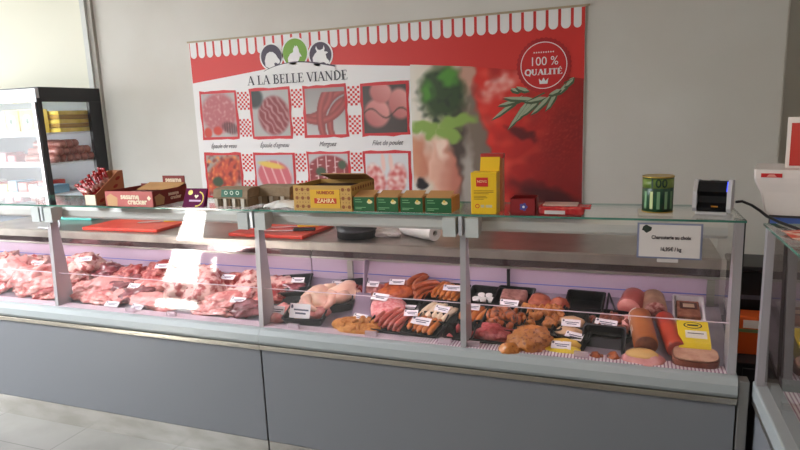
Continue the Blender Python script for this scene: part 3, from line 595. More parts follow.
m.poly([(x1 - .035, y0 - .0006, S + .045), (x1 - .022, y0 - .0006, S + .032), (x1 - .009, y0 - .0006, S + .045), (x1 - .022, y0 - .0006, S + .058)], cream); B('diamond_mark', m); m = MB()
m.poly([(x1 + .0006, y0 + .02, S + .006), (x1 + .0006, y0 + .075, S + .006), (x1 + .0006, y0 + .085, S + .04), (x1 + .0006, y0 + .05, S + .062), (x1 + .0006, y0 + .015, S + .05)], tan); B('biscuit_print', m)
for k in range(7):
    one('cracker_packet', MB().box(-.019, .019, -.1, .1, 0, .055, mat('cracker_film', (206, 150, 140), .2, c2=(150, 90, 84), scale=30), .006), (x0 + .03 + k * .041, 2.47, S + .003), 'pinkish cracker packet lying inside the sesame cracker carton', 'packet', 'packets inside the cracker carton')
# purple packet
pm = mat('purple_packet', (96, 24, 66), .8, spec=.15); x = -1.965
o, B = T('sweet_packet', (x, 2.40, S), 'purple packet with a yellow circle leaning beside the cracker carton', 'packet')
B('pouch', MB().prism([(2.375, S), (2.405, S), (2.425, S + .085), (2.418, S + .087)], x - .07, x + .055, pm)); yl = mat('packet_yellow', (224, 190, 40), .45)
def tl(u, v): return (u, 2.3742 + (v - S) * .494, v)
m = MB(); m.poly([tl(x - .038 + .014 * math.cos(q * .5236), S + .068 + .012 * math.sin(q * .5236)) for q in range(12)], yl)
for k in range(9):
    a0 = R_(-100 + k * 20); a1 = a0 + R_(24); rr = .030
    m.poly([tl(x + .012 + q * math.cos(t_), S + .038 + q * math.sin(t_)) for q, t_ in ((rr, a0), (rr + .006, a0), (rr + .006, a1), (rr, a1))], yl)
B('yellow_print', m); m = MB(); m.poly([tl(x - .010, S + .052), tl(x + .002, S + .040), tl(x + .014, S + .052), tl(x + .010, S + .058), tl(x + .002, S + .054), tl(x - .006, S + .058)], cream); m.poly([tl(x - .036, S + .026), tl(x + .032, S + .026), tl(x + .032, S + .034), tl(x - .036, S + .034)], mat('packet_lilac', (196, 150, 186), .5)); B('heart_print', m)
# egg boxes
pulp = mat('egg_pulp', (150, 128, 104), .9, c2=(138, 116, 92), scale=30, bump=.2)
def eggbox(x, y, lb, L, lab=True):
    o, B = T('egg_box', (x, y, S), lb, 'egg box'); n = max(3, int(L / .05)); st = L / n; m = MB()
    for k in range(n):
        a = x - L / 2 + k * st
        m.prism([(y - .045, S + .0005), (y + .07, S + .0005), (y + .075, S + .045), (y - .05, S + .045)], a + .006, a + st - .006, pulp)
    m.box(x - L / 2, x + L / 2, y - .054, y + .08, S + .038, S + .045, pulp, .002); B('cup_base', m)
    l = B('lid', MB().prism([(y - .052, S + .046), (y - .045, S + .082), (y - .02, S + .088), (y + .05, S + .088), (y + .07, S + .07), (y + .08, S + .046)], x - L / 2 + .003, x + L / 2 - .003, pulp))
    for k in range(n): B('front_rib', MB().box(x - L / 2 + .012 + k * st, x - L / 2 + .03 + k * st, y - .056, y - .05, S + .002, S + .040, mat('egg_pulp_light', (206, 196, 182), .9)))
    if lab:
        g_ = mat('egg_label_green', (34, 98, 74), .5); m = MB().prism([(y - .0525, S + .048), (y - .0455, S + .083), (y - .046, S + .083), (y - .0535, S + .048)], x - .05, x + .07, g_); q = B('green_label', m)
        m = MB()
        for u in (-.02, .012, .045): ring(m, x + u, S + .068, .006, .004, y - .0535, mat('print_pale', (200, 220, 200), .5), 12)
        m.build('label_print', q)
eggbox(-1.775, 2.46, 'grey brown pulp egg box with a green label on the glass shelf', .20)
eggbox(-1.60, 2.56, 'plain grey brown pulp egg box behind and right of the green labelled one', .19, False)
# white bag
bm = bmesh.new(); bmesh.ops.create_grid(bm, x_segments=14, y_segments=8, size=.5)
for v in bm.verts: v.co.x *= .17; v.co.y *= .12; v.co.z = .012 + .018 * (1 - (2 * v.co.x / .17) ** 4) * (1 - (2 * v.co.y / .12) ** 4) + .008 * noise.noise(v.co * 60)
bmesh.ops.solidify(bm, geom=bm.faces[:], thickness=.004); mb = MB(); mb.merge(bm, mat('paper_white', (228, 226, 222), .6, c2=(216, 214, 210), scale=14, bump=.3))
one('paper_bag', mb, (-1.485, 2.43, S + .001), 'crumpled white paper bag between the egg boxes and the brown patterned carton', 'bag')
# patterned carton
cane = mat('cane_pattern', (200, 158, 84), .6); dots = mat('cane_dots', (146, 84, 40), .6); zy = mat('zahra_yellow', (226, 176, 44), .5); zr = mat('zahra_red', (206, 64, 34), .5)
x0, x1, y0, y1, h = -1.398, -1.112, 2.36, 2.62, .112
o, B = T('patterned_carton', ((x0 + x1) / 2, 2.49, S), 'open golden brown carton with a cane pattern and a yellow label', 'box')
B('box_body', MB().box(x0, x1, y0, y0 + .003, S, S + h, cane).box(x1 - .003, x1, y0 + .003, y1, S, S + h, cane).box(x0, x0 + .003, y0 + .003, y1, S, S + h, cane).box(x0, x1, y1 - .003, y1, S, S + h, cane).box(x0 + .003, x1 - .003, y0 + .003, y1 - .003, S, S + .003, cane))
B('lid_flap', MB().prism([(y1 - .006, S + h), (y1, S + h), (y1 - .1, S + h + .038), (y1 - .103, S + h + .034)], x0 + .06, x1, kraft)); B('box_inside', MB().box(x0 + .004, x1 - .004, y0 + .03, y1 - .004, S + .004, S + h - .02, mat('dark_inside', (60, 30, 22), .8)))
m = MB()
def octa(cx, cz, r, side=False):
    pts = [(r * math.cos(R_(22.5 + 45 * q)), r * math.sin(R_(22.5 + 45 * q))) for q in range(8)]
    m.poly([(x1 + .0005, cx + a, cz + b) if side else (cx + a, y0 - .0005, cz + b) for a, b in pts], dots)
for i in range(10):
    for j in range(3):
        cx = x0 + .018 + i * .0285
        if not (x0 + .08 < cx < x1 - .05 and j < 3): octa(cx, S + .018 + j * .038, .0085)
        for (a, b) in ((.014, .019), (.014, 0), (0, .019)):
            X, Z = cx + a, S + .018 + j * .038 + b
            if X < x1 - .004 and Z < S + h and not (x0 + .085 < X < x1 - .055): m.poly([(X - .003, y0 - .0005, Z), (X, y0 - .0005, Z - .003), (X + .003, y0 - .0005, Z), (X, y0 - .0005, Z + .003)], dots)
for i in range(9):
    for j in range(3): octa(y0 + .02 + i * .028, S + .018 + j * .038, .0085, True)
B('cane_print', m)
q = B('yellow_label', MB().box(x0 + .085, x1 - .055, y0 - .0015, y0, S + .012, S + h - .018, zy)); q2 = MB().box(x0 + .105, x1 - .072, y0 - .002, y0 - .0015, S + .032, S + .056, zr).build('red_strip', q)
txt(q, 'ZAHRA', .026, mat('label_pale', (250, 226, 170), .5), face_front(x0 + .161, y0 - .0024, S + .044), bold=.0005); txt(q, 'NUMIDOS', .019, mat('label_brown', (176, 84, 30), .5), face_front(x0 + .161, y0 - .002, S + .080), bold=.0009)
# green boxes
gb = mat('stock_green', (22, 88, 44), .5); kr2 = mat('kraft_side', (190, 140, 86), .7)
GBX = [(-1.057, 'leftmost small green carton with open kraft flap, touching the golden patterned one'), (-.948, 'second from the left of the four small green cartons'), (-.839, 'third from the left of the four small green cartons'), (-.722, 'rightmost small green carton with its kraft side showing')]
for x, lb in GBX:
    o, B = T('small_green_carton', (x, 2.42, S), lb, 'box', 'small green cartons in a row'); w = .049 if x < -.8 else .056
    B('front_face', MB().box(x - w, x + w, 2.365, 2.3675, S, S + .062, gb)); B('box_sides', MB().box(x + w - .003, x + w, 2.368, 2.50, S, S + .064, kr2).box(x - w, x - w + .003, 2.368, 2.50, S, S + .062, kr2).box(x - w, x + w, 2.497, 2.50, S, S + .062, kr2).box(x - w + .003, x + w - .003, 2.368, 2.497, S, S + .04, mat('carton_goods', (90, 70, 50), .8)))
    B('open_flap', MB().prism([(2.368, S + .062), (2.44, S + .082), (2.44, S + .084), (2.368, S + .064)], x - w + .002, x + w - .006, kr2))
    m = MB(); m.poly([(x + .028 + .013 * math.cos(q * .5236), 2.3645, S + .042 + .008 * math.sin(q * .5236)) for q in range(12)], mat('print_flower', (226, 216, 170), .5)); m.poly([(x + .026 + .006 * math.cos(q * .5236), 2.364, S + .048 + .006 * math.sin(q * .5236)) for q in range(12)], mat('flower_yellow', (226, 196, 90), .5))
    for r_, (ln, zz) in enumerate(((.028, .05), (.034, .04), (.05, .016), (.03, .010))): m.box(x - w + .008, x - w + .008 + ln, 2.3645, 2.3648, S + zz, S + zz + .003, mat('print_mint', (120, 170, 120), .5))
    B('printed_marks', m)
# yellow box
yb = mat('yellow_box', (232, 188, 22), .45); x0, x1, y0, y1, h = -.582, -.478, 2.36, 2.43, .168
o, B = T('yellow_food_box', (-.53, 2.395, S), 'tall bright yellow box with a red square, standing open on the glass shelf', 'box')
B('box_body', MB().box(x0, x1, y0, y1, S, S + h, yb, .002)); B('open_flap', MB().prism([(y1 - .012, S + h), (y1 - .002, S + h), (y1 + .012, S + h + .055), (y1 + .004, S + h + .056)], x0 + .025, x1, yb)); f_ = B('flap_print', MB().prism([(y1 + .001, S + h + .024), (y1 + .0075, S + h + .054), (y1 + .0068, S + h + .0545), (y1 + .000, S + h + .024)], x0 + .05, x1 - .004, mat('flap_orange', (226, 120, 40), .5)))
q = B('red_square', MB().box(x0 + .022, x0 + .070, y0 - .001, y0, S + .112, S + .148, mat('label_red', (202, 36, 32), .5))); txt(q, 'NOVIS', .0135, mat('label_pale', (250, 226, 170), .5), face_front(x0 + .046, y0 - .0015, S + .132)); m = MB()
for zz, ln in ((.094, .08), (.088, .08), (.082, .06), (.072, .05), (.066, .055), (.060, .04)): m.box(x0 + .012, x0 + .012 + ln, y0 - .0006, y0, S + zz, S + zz + .0022, mat('print_olive', (150, 110, 20), .5))
m.box(x0 + .040, x0 + .054, y0 - .0006, y0, S + .028, S + .038, mat('print_grey', (190, 180, 150), .5)).box(x0 + .060, x0 + .086, y0 - .0006, y0, S + .028, S + .038, mat('print_grey', (190, 180, 150), .5)); ring(m, x0 + .026, S + .033, .006, .003, y0 - .0006, mat('label_red', (202, 36, 32), .5), 12); B('small_print', m)
o, B = T('carton_packet', (-.53, 2.47, S), 'pale red topped packet standing behind the tall yellow box', 'packet'); B('pouch', MB().box(-.56, -.47, 2.45, 2.49, S, S + .215, mat('pale_orange_pack', (206, 130, 90), .5), .004)); B('red_top', MB().box(-.562, -.468, 2.448, 2.492, S + .216, S + .236, mat('pack_top_red', (176, 50, 44), .5), .003))
# dark red tub and red packet
o, B = T('red_open_box', (-.375, 2.40, S), 'small open dark red box with a blue flower emblem', 'box'); dr = mat('dark_red_box', (132, 20, 26), .45)
x0, x1, y0, y1 = -.424, -.325, 2.36, 2.44
B('box_body', MB().box(x0, x1, y0, y0 + .003, S, S + .065, dr).box(x0, x0 + .003, y0, y1, S, S + .065, dr).box(x1 - .003, x1, y0, y1, S, S + .07, dr).box(x0, x1, y1 - .003, y1, S, S + .07, dr).box(x0, x1, y0, y1, S, S + .002, dr)); m = MB()
for k in range(5): disc(m, -.372 + .010 * math.cos(k * 1.257), S + .033 + .010 * math.sin(k * 1.257), .0065, .0065, y0 - .0006 - k * .00005, mat('emblem_blue', (70, 66, 140), .5), 10)
disc(m, -.372, S + .033, .005, .005, y0 - .001, white, 10); B('flower_emblem', m)
rp_ = mat('red_film', (176, 26, 34), .25, c2=(200, 60, 60), scale=30, bump=.2)
o, B = T('red_biscuit_packet', (-.22, 2.41, S), 'flat red and white film packet beside the small dark red box', 'packet'); B('film_body', MB().box(-.318, -.145, 2.365, 2.46, S, S + .036, rp_, .01)); B('white_label', MB().box(-.292, -.215, 2.3635, 2.366, S + .006, S + .020, mat('barcode_white', (214, 204, 204), .5))); B('white_top', MB().box(-.30, -.17, 2.37, 2.45, S + .036, S + .042, mat('film_pale', (206, 170, 160), .35), .002))
B('crimped_end', MB().prism([(2.37, S + .026), (2.455, S + .026), (2.455, S + .034), (2.37, S + .034)], -.148, -.122, rp_))
# banknote tin on a cloth
o, B = T('banknote_tin', (.115, 2.46, S + .010), 'round tin printed like a green 100 banknote, standing on a white pad', 'tin'); tz = S + .0105
tg = mat('note_green', (34, 84, 54), .35, c2=(16, 50, 38), scale=9, stretch=(3, 3, 1)); tg2 = mat('note_light', (120, 140, 62), .35, c2=(76, 112, 50), scale=14)
B('tin_wall', MB().cyl((.115, 2.46), .0545, tz, tz + .132, tg, 48, inner=.052)); B('light_band', MB().cyl((.115, 2.46), .0549, tz + .092, tz + .126, tg2, 48, inner=.0544)); B('rim', MB().cyl((.115, 2.46), .0565, tz + .130, tz + .135, mat('tin_rim', (190, 160, 80), .3, .7), 48, inner=.052)); B('base_ring', MB().cyl((.115, 2.46), .0565, tz, tz + .004, mat('tin_rim', (190, 160, 80), .3, .7), 48))
def wraptext(s, size, zc, a0, m, r, par):
    q = text('lettering', s, size, m, Matrix.Identity(4), par, bold=.0008, ext=.0002)
    for v in q.data.vertices:
        x, y, z = v.co; a = a0 + x / r; v.co = (.115 + (r + z) * math.sin(a), 2.46 - (r + z) * math.cos(a), zc + y)
    q.location = -par.location; return q
wraptext('100', .044, tz + .109, -.02, mat('note_dark', (14, 54, 40), .4), .0556, o)
m = MB()
for a0 in (-.9, -.45, .0, .5, .95):
    for w_ in (.10,):
        pts = [(.115 + .0553 * math.sin(a0 + s * w_), 2.46 - .0553 * math.cos(a0 + s * w_)) for s in (-1, 1)]; m.poly([(pts[0][0], pts[0][1], tz + .015), (pts[1][0], pts[1][1], tz + .015), (pts[1][0], pts[1][1], tz + .08), (pts[0][0], pts[0][1], tz + .08)], mat('note_arch', (120, 160, 120), .4) if a0 != -.45 else mat('note_pale', (196, 206, 150), .4))
B('arch_print', m)
one('white_pad', MB().box(-.062, .058, -.06, .06, 0, .0095, mat('pad_white', (206, 200, 186), .7, bump=.2, scale=40), .003), (.110, 2.46, S), 'flat white cloth pad under the green banknote tin', 'pad')
# counterfeit detector
o, B = T('banknote_detector', (.309, 2.50, S), 'white and black banknote detector at the right end of the glass shelf', 'detector'); x0, x1, y0, y1 = .246, .372, 2.43, 2.57; dw = mat('detector_white', (206, 204, 208), .35); dk = mat('detector_black', (20, 20, 24), .22)
prof = [(y0 + .012, S + .012), (y0, S + .028), (y0 + .004, S + .088), (y0 + .035, S + .122), (y0 + .05, S + .128), (y1 - .01, S + .120), (y1, S + .10), (y1, S + .012)]
B('side_shell', MB().prism(prof, x0, x0 + .014, dw)); B('side_shell', MB().prism(prof, x1 - .014, x1, dw)); inset = [(y0 + .016, S + .014), (y0 + .008, S + .03), (y0 + .028, S + .045), (y0 + .026, S + .07), (y0 + .01, S + .088), (y0 + .038, S + .119), (y0 + .05, S + .124), (y1 - .01, S + .116), (y1 - .006, S + .014)]
B('black_body', MB().prism(inset, x0 + .0145, x1 - .0145, dk)); B('base', MB().box(x0 + .01, x1 - .01, y0 + .01, y1, S, S + .012, dw, .004))
B('display_screen', MB().prism([(y0 + .052, S + .1262), (y0 + .10, S + .1222), (y0 + .10, S + .1212), (y0 + .052, S + .1252)], x0 + .05, x1 - .045, mat('lcd_grey', (90, 92, 104), .3)))
B('blue_light', MB().prism([(y0 + .003, S + .09), (y0 + .034, S + .1235), (y0 + .036, S + .122), (y0 + .008, S + .09)], x1 - .0165, x1 - .0145, mat('blue_led', (60, 90, 255), .4, emit=2.0))); B('orange_mark', MB().box(x0 + .062, x0 + .084, y0 + .010, y0 + .014, S + .028, S + .036, mat('mark_orange', (200, 130, 30), .4)))
cm = mat('cable_black', (14, 14, 16), .5)
one('power_cable', MB().tube([(0, 0, 0), (.02, -.01, .004), (.045, -.05, -.004), (.064, -.10, -.016), (.076, -.16, -.0265), (.092, -.27, -.0265), (.15, -.5, -.0285), (.2, -.75, -.0285)], .0052, cm, 8), (.395, 2.575, S + .032), 'black power cable trailing from the banknote detector over the right counter', 'cable')
for ch in bpy.data.objects['banknote_detector'].children: pass
bpy.data.objects['banknote_detector'].rotation_euler.z = -.22
# price sign on the front glass
o, B = T('price_sign', (.152, 2.30, 1.125), 'white laminated sign reading Charcuterie au choix on the right glass front', 'sign'); sx0, sx1, sz0, sz1 = .045, .260, 1.128, 1.258
B('sign_border', MB().box(sx0, sx1, 2.318, 2.321, sz0, sz1, mat('sign_border', (126, 132, 160), .4))); B('sign_card', MB().box(sx0 + .007, sx1 - .007, 2.3165, 2.3182, sz0 + .006, sz1 - .006, mat('sign_white', (216, 210, 208), .45)))
txt(o, 'Charcuterie au choix', .0185, ink, face_front(.158, 2.316, 1.206), bold=.0006, sx=.82); txt(o, '16,95\u20ac / kg', .0185, ink, face_front(.158, 2.316, 1.163), bold=.0006, sx=.82)
m = MB(); m.poly([(.077 + .016 * (1 + .15 * math.sin(q * 2.3)) * math.cos(q * .3927), 2.3160, 1.237 + .013 * (1 + .2 * math.sin(q * 1.7)) * math.sin(q * .3927)) for q in range(16)], mat('sign_emblem', (34, 48, 40), .5)); B('sign_emblem', m); B('sign_holder', MB().box(.115, .185, 2.322, 2.332, 1.113, 1.130, mat('holder_white', (214, 206, 204), .5), .002))

# ---- things on the worktop
WZ = 1.0105
orr = mat('board_red', (214, 52, 34), .45, c2=(226, 78, 52), scale=8); 
one('cutting_board', MB().box(-.30, .30, -.18, .19, 0, .02, orr, .004), (-3.01, 3.085, WZ), 'orange red cutting board on the worktop of the left counter', 'cutting board', rz=.02)
one('cutting_board', MB().box(-.24, .26, -.18, .20, 0, .02, orr, .004), (-1.93, 3.075, WZ), 'bright red cutting board on the worktop behind the middle post', 'cutting board', rz=-.02)
def knife(x, y, rz, hm, lb):
    o, B = T('butcher_knife', (x, y, WZ + .021), lb, 'knife'); o.rotation_euler.z = rz
    q = MB().box(.0, .17, -.016, .014, .002, .005, mat('knife_steel', (206, 206, 208), .2, 1)).build('blade', o); q = MB().box(-.13, 0, -.012, .012, 0, .018, hm, .005).build('handle', o)
knife(-2.86, 3.15, R_(205), mat('knife_yellow', (226, 196, 40), .5), 'yellow handled knife lying on the left orange red board')
knife(-1.84, 3.13, R_(200), mat('knife_yellow', (226, 196, 40), .5), 'yellow handled knife lying on the bright red board')
knife(-1.80, 3.01, R_(196), mat('knife_black', (24, 24, 26), .5), 'black handled long knife near the edge of the bright red board')
bt = mat('black_tub', (26, 26, 30), .4)
one('black_tub', MB().cyl((0, 0), .105, 0, .075, bt, 32, .118, .112), (-1.40, 3.02, WZ), 'round black tub on the worktop right of the bright red board', 'tub')
o, B = T('film_roll', (-.96, 3.0, WZ), 'roll of clear plastic bags with a hollow core on the worktop', 'roll'); o.rotation_euler.z = -.55; o.scale = (1.1, 1.1, 1.1); o.delta_location = (0, 0, 0); fm_ = mat('film_white', (226, 222, 214), .35, bump=.2, scale=60)
m = MB(); i_ = m.mi(fm_)
rings = [[m.bm.verts.new((-.99 + xx, 3.0 + rr * math.cos(k * math.pi / 12), WZ + .038 + rr * math.sin(k * math.pi / 12))) for k in range(24)] for xx, rr in ((.06, .013), (.06, .037), (-.17, .037), (-.17, .013))]
for u, v in zip(rings, rings[1:] + rings[:1]):
    for q in range(24): f = m.bm.faces.new((u[q], u[(q + 1) % 24], v[(q + 1) % 24], v[q])); f.material_index = i_
m2 = B('bag_roll', m); rr_ = MB().tube([(-1.155, 3.0, WZ + .038), (-.945, 3.0, WZ + .038)], .0125, mat('roll_core', (90, 70, 54), .8), 12); B('core', rr_)
bm = bmesh.new(); bmesh.ops.create_icosphere(bm, subdivisions=3, radius=1)
for v in bm.verts: v.co = Vector((v.co.x * .10, v.co.y * .05, max(v.co.z, -.55) * .028 + .016)) * (1 + .25 * noise.noise(v.co * 3))
mb = MB(); mb.merge(bm, mat('film_clear', (222, 218, 210), .3, alpha=.8, bump=.4, scale=50)); one('plastic_bag_heap', mb, (-1.25, 3.06, WZ + .0), 'loose end of clear plastic bags beside the roll', 'plastic bag')
one('teal_box', MB().box(-.2, .2, -.05, .05, 0, .035, mat('teal', (104, 200, 190), .5), .006), (-3.75, 3.25, WZ), 'flat teal box on the worktop left of the orange red board', 'box')
one('black_case', MB().box(-.08, .09, -.03, .03, 0, .03, bt, .006), (-3.05, 3.30, WZ), 'small black case behind the left orange red board', 'case')
o, B = T('acrylic_guard', (-3.56, 2.90, WZ), 'clear acrylic guard with pale rounded rim standing on the worktop at the far left', 'guard'); ac = mat('acrylic_edge', (226, 230, 236), .2)
B('rim', MB().tube([(-3.70, 2.90, WZ + .004), (-3.53, 2.90, WZ + .004), (-3.51, 2.90, WZ + .010), (-3.50, 2.90, WZ + .03), (-3.495, 2.90, WZ + .15)], .005, ac, 8))
m = MB(); m.poly([(-3.70, 2.90, WZ + .006), (-3.515, 2.90, WZ + .006), (-3.50, 2.90, WZ + .03), (-3.495, 2.90, WZ + .15), (-3.70, 2.90, WZ + .15)], G); B('pane', m)

# ---- right side behind and on the turning counter
dkc = mat('cabinet_dark', (46, 44, 46), .6)
o, B = T('low_cabinet', (.80, 3.0, 0), 'dark low cabinet behind the gap between the two counters', 'cabinet'); B('body', MB().box(.46, 1.25, 2.72, 3.35, 0, .60, dkc, .004)); B('door', MB().box(.48, 1.23, 2.705, 2.719, .04, .58, mat('cabinet_door', (60, 58, 60), .5), .002))
org = mat('orange_box', (226, 96, 34), .5)
o, B = T('orange_packet', (.55, 2.86, .601), 'orange box seen through the gap between the counters', 'box'); B('box_body', MB().box(.47, .62, 2.82, 2.92, .601, .77, org, .003)); B('white_print', MB().box(.49, .55, 2.8185, 2.82, .72, .755, mat('pack_white', (226, 214, 200), .5))); B('green_print', MB().box(.47, .60, 2.8188, 2.82, .700, .715, mat('pack_green', (120, 140, 90), .5)))
o, B = T('black_printer', (.60, 3.10, .601), 'black machine standing behind the orange box', 'machine'); B('body', MB().box(.47, .74, 2.98, 3.22, .601, .93, mat('machine_black', (18, 18, 20), .4), .01)); B('lid', MB().box(.46, .75, 2.96, 3.22, .931, .955, bt, .006)); B('paper_slot', MB().box(.50, .66, 2.9785, 2.9795, .80, .82, mat('lcd_grey', (90, 92, 104), .3)))
o, B = T('checkout_scale', (.62, 2.50, 0), 'white shop scale with a red label and raised red display, on a pole', 'scale'); sw = mat('scale_white', (226, 218, 214), .4); sr = mat('scale_red', (186, 26, 26), .4)
y0, y1 = 2.42, 2.66
def lft(xa, z, m_=None): return xa
m = MB(); i_ = m.mi(sw); secs = [(.446, 1.425), (.447, 1.395), (.452, 1.378), (.468, 1.345), (.474, 1.325), (.486, 1.262)]
rg = [[m.bm.verts.new(p) for p in ((xl, y0 + (xl - .446) * .6, z), (xl + .006, y0 - .006 + (xl - .446) * .6, z), (.70, y0 - .006 + (xl - .446) * .6, z), (.70, y1, z), (xl, y1, z))] for xl, z in secs]
for u, v in zip(rg, rg[1:]):
    for q in range(5): f = m.bm.faces.new((u[q], u[(q + 1) % 5], v[(q + 1) % 5], v[q])); f.material_index = i_
m.bm.faces.new(rg[0]); m.bm.faces.new(rg[-1][::-1]); hsg = B('housing', m)
B('red_label', MB().box(.468, .532, 2.4120, 2.4136, 1.398, 1.412, sr)); m = MB(); m.poly([(.484, 2.4115, 1.4), (.516, 2.4115, 1.4), (.508, 2.4115, 1.409), (.492, 2.4115, 1.409)], mat('label_pink', (226, 150, 140), .5)); B('label_emblem', m)
B('display_back', MB().prism([(2.50, 1.425), (2.58, 1.425), (2.58, 1.60), (2.55, 1.60)], .538, .80, sw)); B('display_red', MB().prism([(2.4985, 1.432), (2.500, 1.432), (2.5495, 1.592), (2.548, 1.592)], .550, .79, sr))
o.rotation_euler.z = -.2; o.location.x = .615; o.location.z = .0; o.scale.z = 1.008
B('neck', MB().box(.50, .66, 2.46, 2.60, .0, 1.261, mat('scale_neck', (96, 88, 86), .5), .006)); B('blue_display', MB().box(.505, .60, 2.457, 2.4598, 1.225, 1.250, mat('scale_blue', (80, 110, 190), .4)))
lm = mat('leaflet_red', (214, 74, 48), .4, c2=(236, 214, 196), scale=16, ramp=(.50, .56), stretch=(1, 3, 1))
for k, (x, y, rz, lb) in enumerate(((.60, 2.12, .5, 'red and cream glossy leaflet lying on top of the far right counter'), (.74, 2.02, -.3, 'second glossy leaflet half under the first on the far right counter'), (.57, 1.97, .15, 'front red leaflet on the far right counter by the glass corner'))):
    bm = bmesh.new(); bmesh.ops.create_grid(bm, x_segments=10, y_segments=10, size=.5)
    for v in bm.verts: v.co.x *= .26; v.co.y *= .2; v.co.z = .003 + k * .006 + .006 * noise.noise(v.co * 14 + Vector((k * 9, 0, 0)))
    bmesh.ops.solidify(bm, geom=bm.faces[:], thickness=.0015); mb = MB(); mb.merge(bm, lm); one('leaflet', mb, (x + .02, y, 1.272), lb, 'leaflet', rz=rz)
# ---------------------------------------------------------------- food
DECK[0] = True
mpale = mat('meat_pale', (224, 156, 150), .42, c2=(206, 110, 108), scale=20, bump=.6, bscale=24, coat=.4, ramp=(.48, .62))
mpink = mat('meat_pink', (200, 104, 100), .42, c2=(232, 172, 164), scale=26, bump=.6, bscale=28, coat=.4, ramp=(.42, .6))
mred = mat('meat_red', (156, 40, 40), .4, c2=(216, 136, 126), scale=30, bump=.7, bscale=30, coat=.25, ramp=(.48, .62))
mdark = mat('meat_dark', (112, 34, 44), .3, c2=(178, 110, 116), scale=18, bump=.3, bscale=30, coat=.4, ramp=(.5, .7))
mfat = mat('meat_fatty', (226, 180, 170), .42, c2=(170, 70, 68), scale=24, bump=.8, bscale=24, coat=.2, ramp=(.46, .58))
chickm = mat('chicken_skin', (238, 202, 176), .35, c2=(228, 170, 150), scale=10, bump=.25, bscale=60, coat=.3)
bread = mat('breaded', (184, 112, 46), .7, c2=(204, 140, 66), scale=50, bump=.6, bscale=70)
marin = mat('marinated', (176, 86, 28), .35, c2=(84, 28, 12), scale=45, bump=.7, bscale=50, coat=.3, ramp=(.44, .6))
roast = mat('roast_gold', (196, 120, 54), .4, c2=(140, 70, 30), scale=70, bump=.6, bscale=40, coat=.3, ramp=(.54, .66))
ragout = mat('ragout_brown', (150, 66, 34), .35, c2=(96, 34, 22), scale=30, bump=.4, coat=.2)
mince = mat('mince_pink', (220, 112, 118), .4, c2=(236, 168, 164), scale=60, bump=.7, bscale=70, coat=.2)
minced = mat('mince_red', (160, 48, 52), .4, c2=(190, 86, 84), scale=50, bump=.6, bscale=60, coat=.2)
spice = mat('spiced_orange', (190, 92, 40), .5, c2=(150, 60, 26), scale=40, bump=.6, bscale=60)
patty = mat('patty_brown', (146, 62, 42), .5, c2=(176, 92, 64), scale=40, bump=.4)
terr = mat('terrine', (172, 120, 112), .45, c2=(132, 78, 70), scale=40, bump=.2)
MG = {'pale': mpale, 'pink': mpink, 'red': mred, 'dark': mdark, 'fat': mfat, 'bird': chickm}
BLOBS = []
def blob_me(name, m, seed, rough, sub, amp2=.0, flat=.5):
    bm = bmesh.new(); bmesh.ops.create_icosphere(bm, subdivisions=sub, radius=1); sv = Vector((seed * 3.7, seed * 1.3, seed * 7.1))
    for v in bm.verts:
        n = v.co.normalized(); d = 1 + rough * noise.noise(n * 1.4 + sv) * 1.5 + rough * .6 * noise.noise(n * 3.2 + sv) + amp2 * abs(noise.noise(n * 6 + sv))
        if sub == 4: d += .10 * noise.noise(n * 5 + sv) + .05 * noise.noise(n * 11 + sv) - .10 * max(0, 1 - 9 * abs(noise.noise(n * 2.2 + sv * 2)))
        v.co = n * d
        if v.co.z < -flat: v.co.z = -flat + (v.co.z + flat) * .08
    for f in bm.faces: f.smooth = True
    mb = MB(); mb.merge(bm, m); return mb
def blob(name, x, y, z, sx, sy, sz, m, lb, cat, seed, rough=.3, rz=0, group=None, sub=3, amp2=.2, rx=0, ry=0, flat=.5):
    mb = blob_me(name, m, seed, rough, sub, amp2, flat)
    for v in mb.bm.verts: v.co = Vector((v.co.x * sx / 2, v.co.y * sy / 2, (v.co.z + flat) * sz / (1 + flat)))
    return one(name, mb, (x, y, z), lb, cat, group, rz, rx, ry)
cardm = mat('card_white', (240, 232, 236), .45); cini = mat('card_ink', (70, 66, 92), .5)
CP = [None]
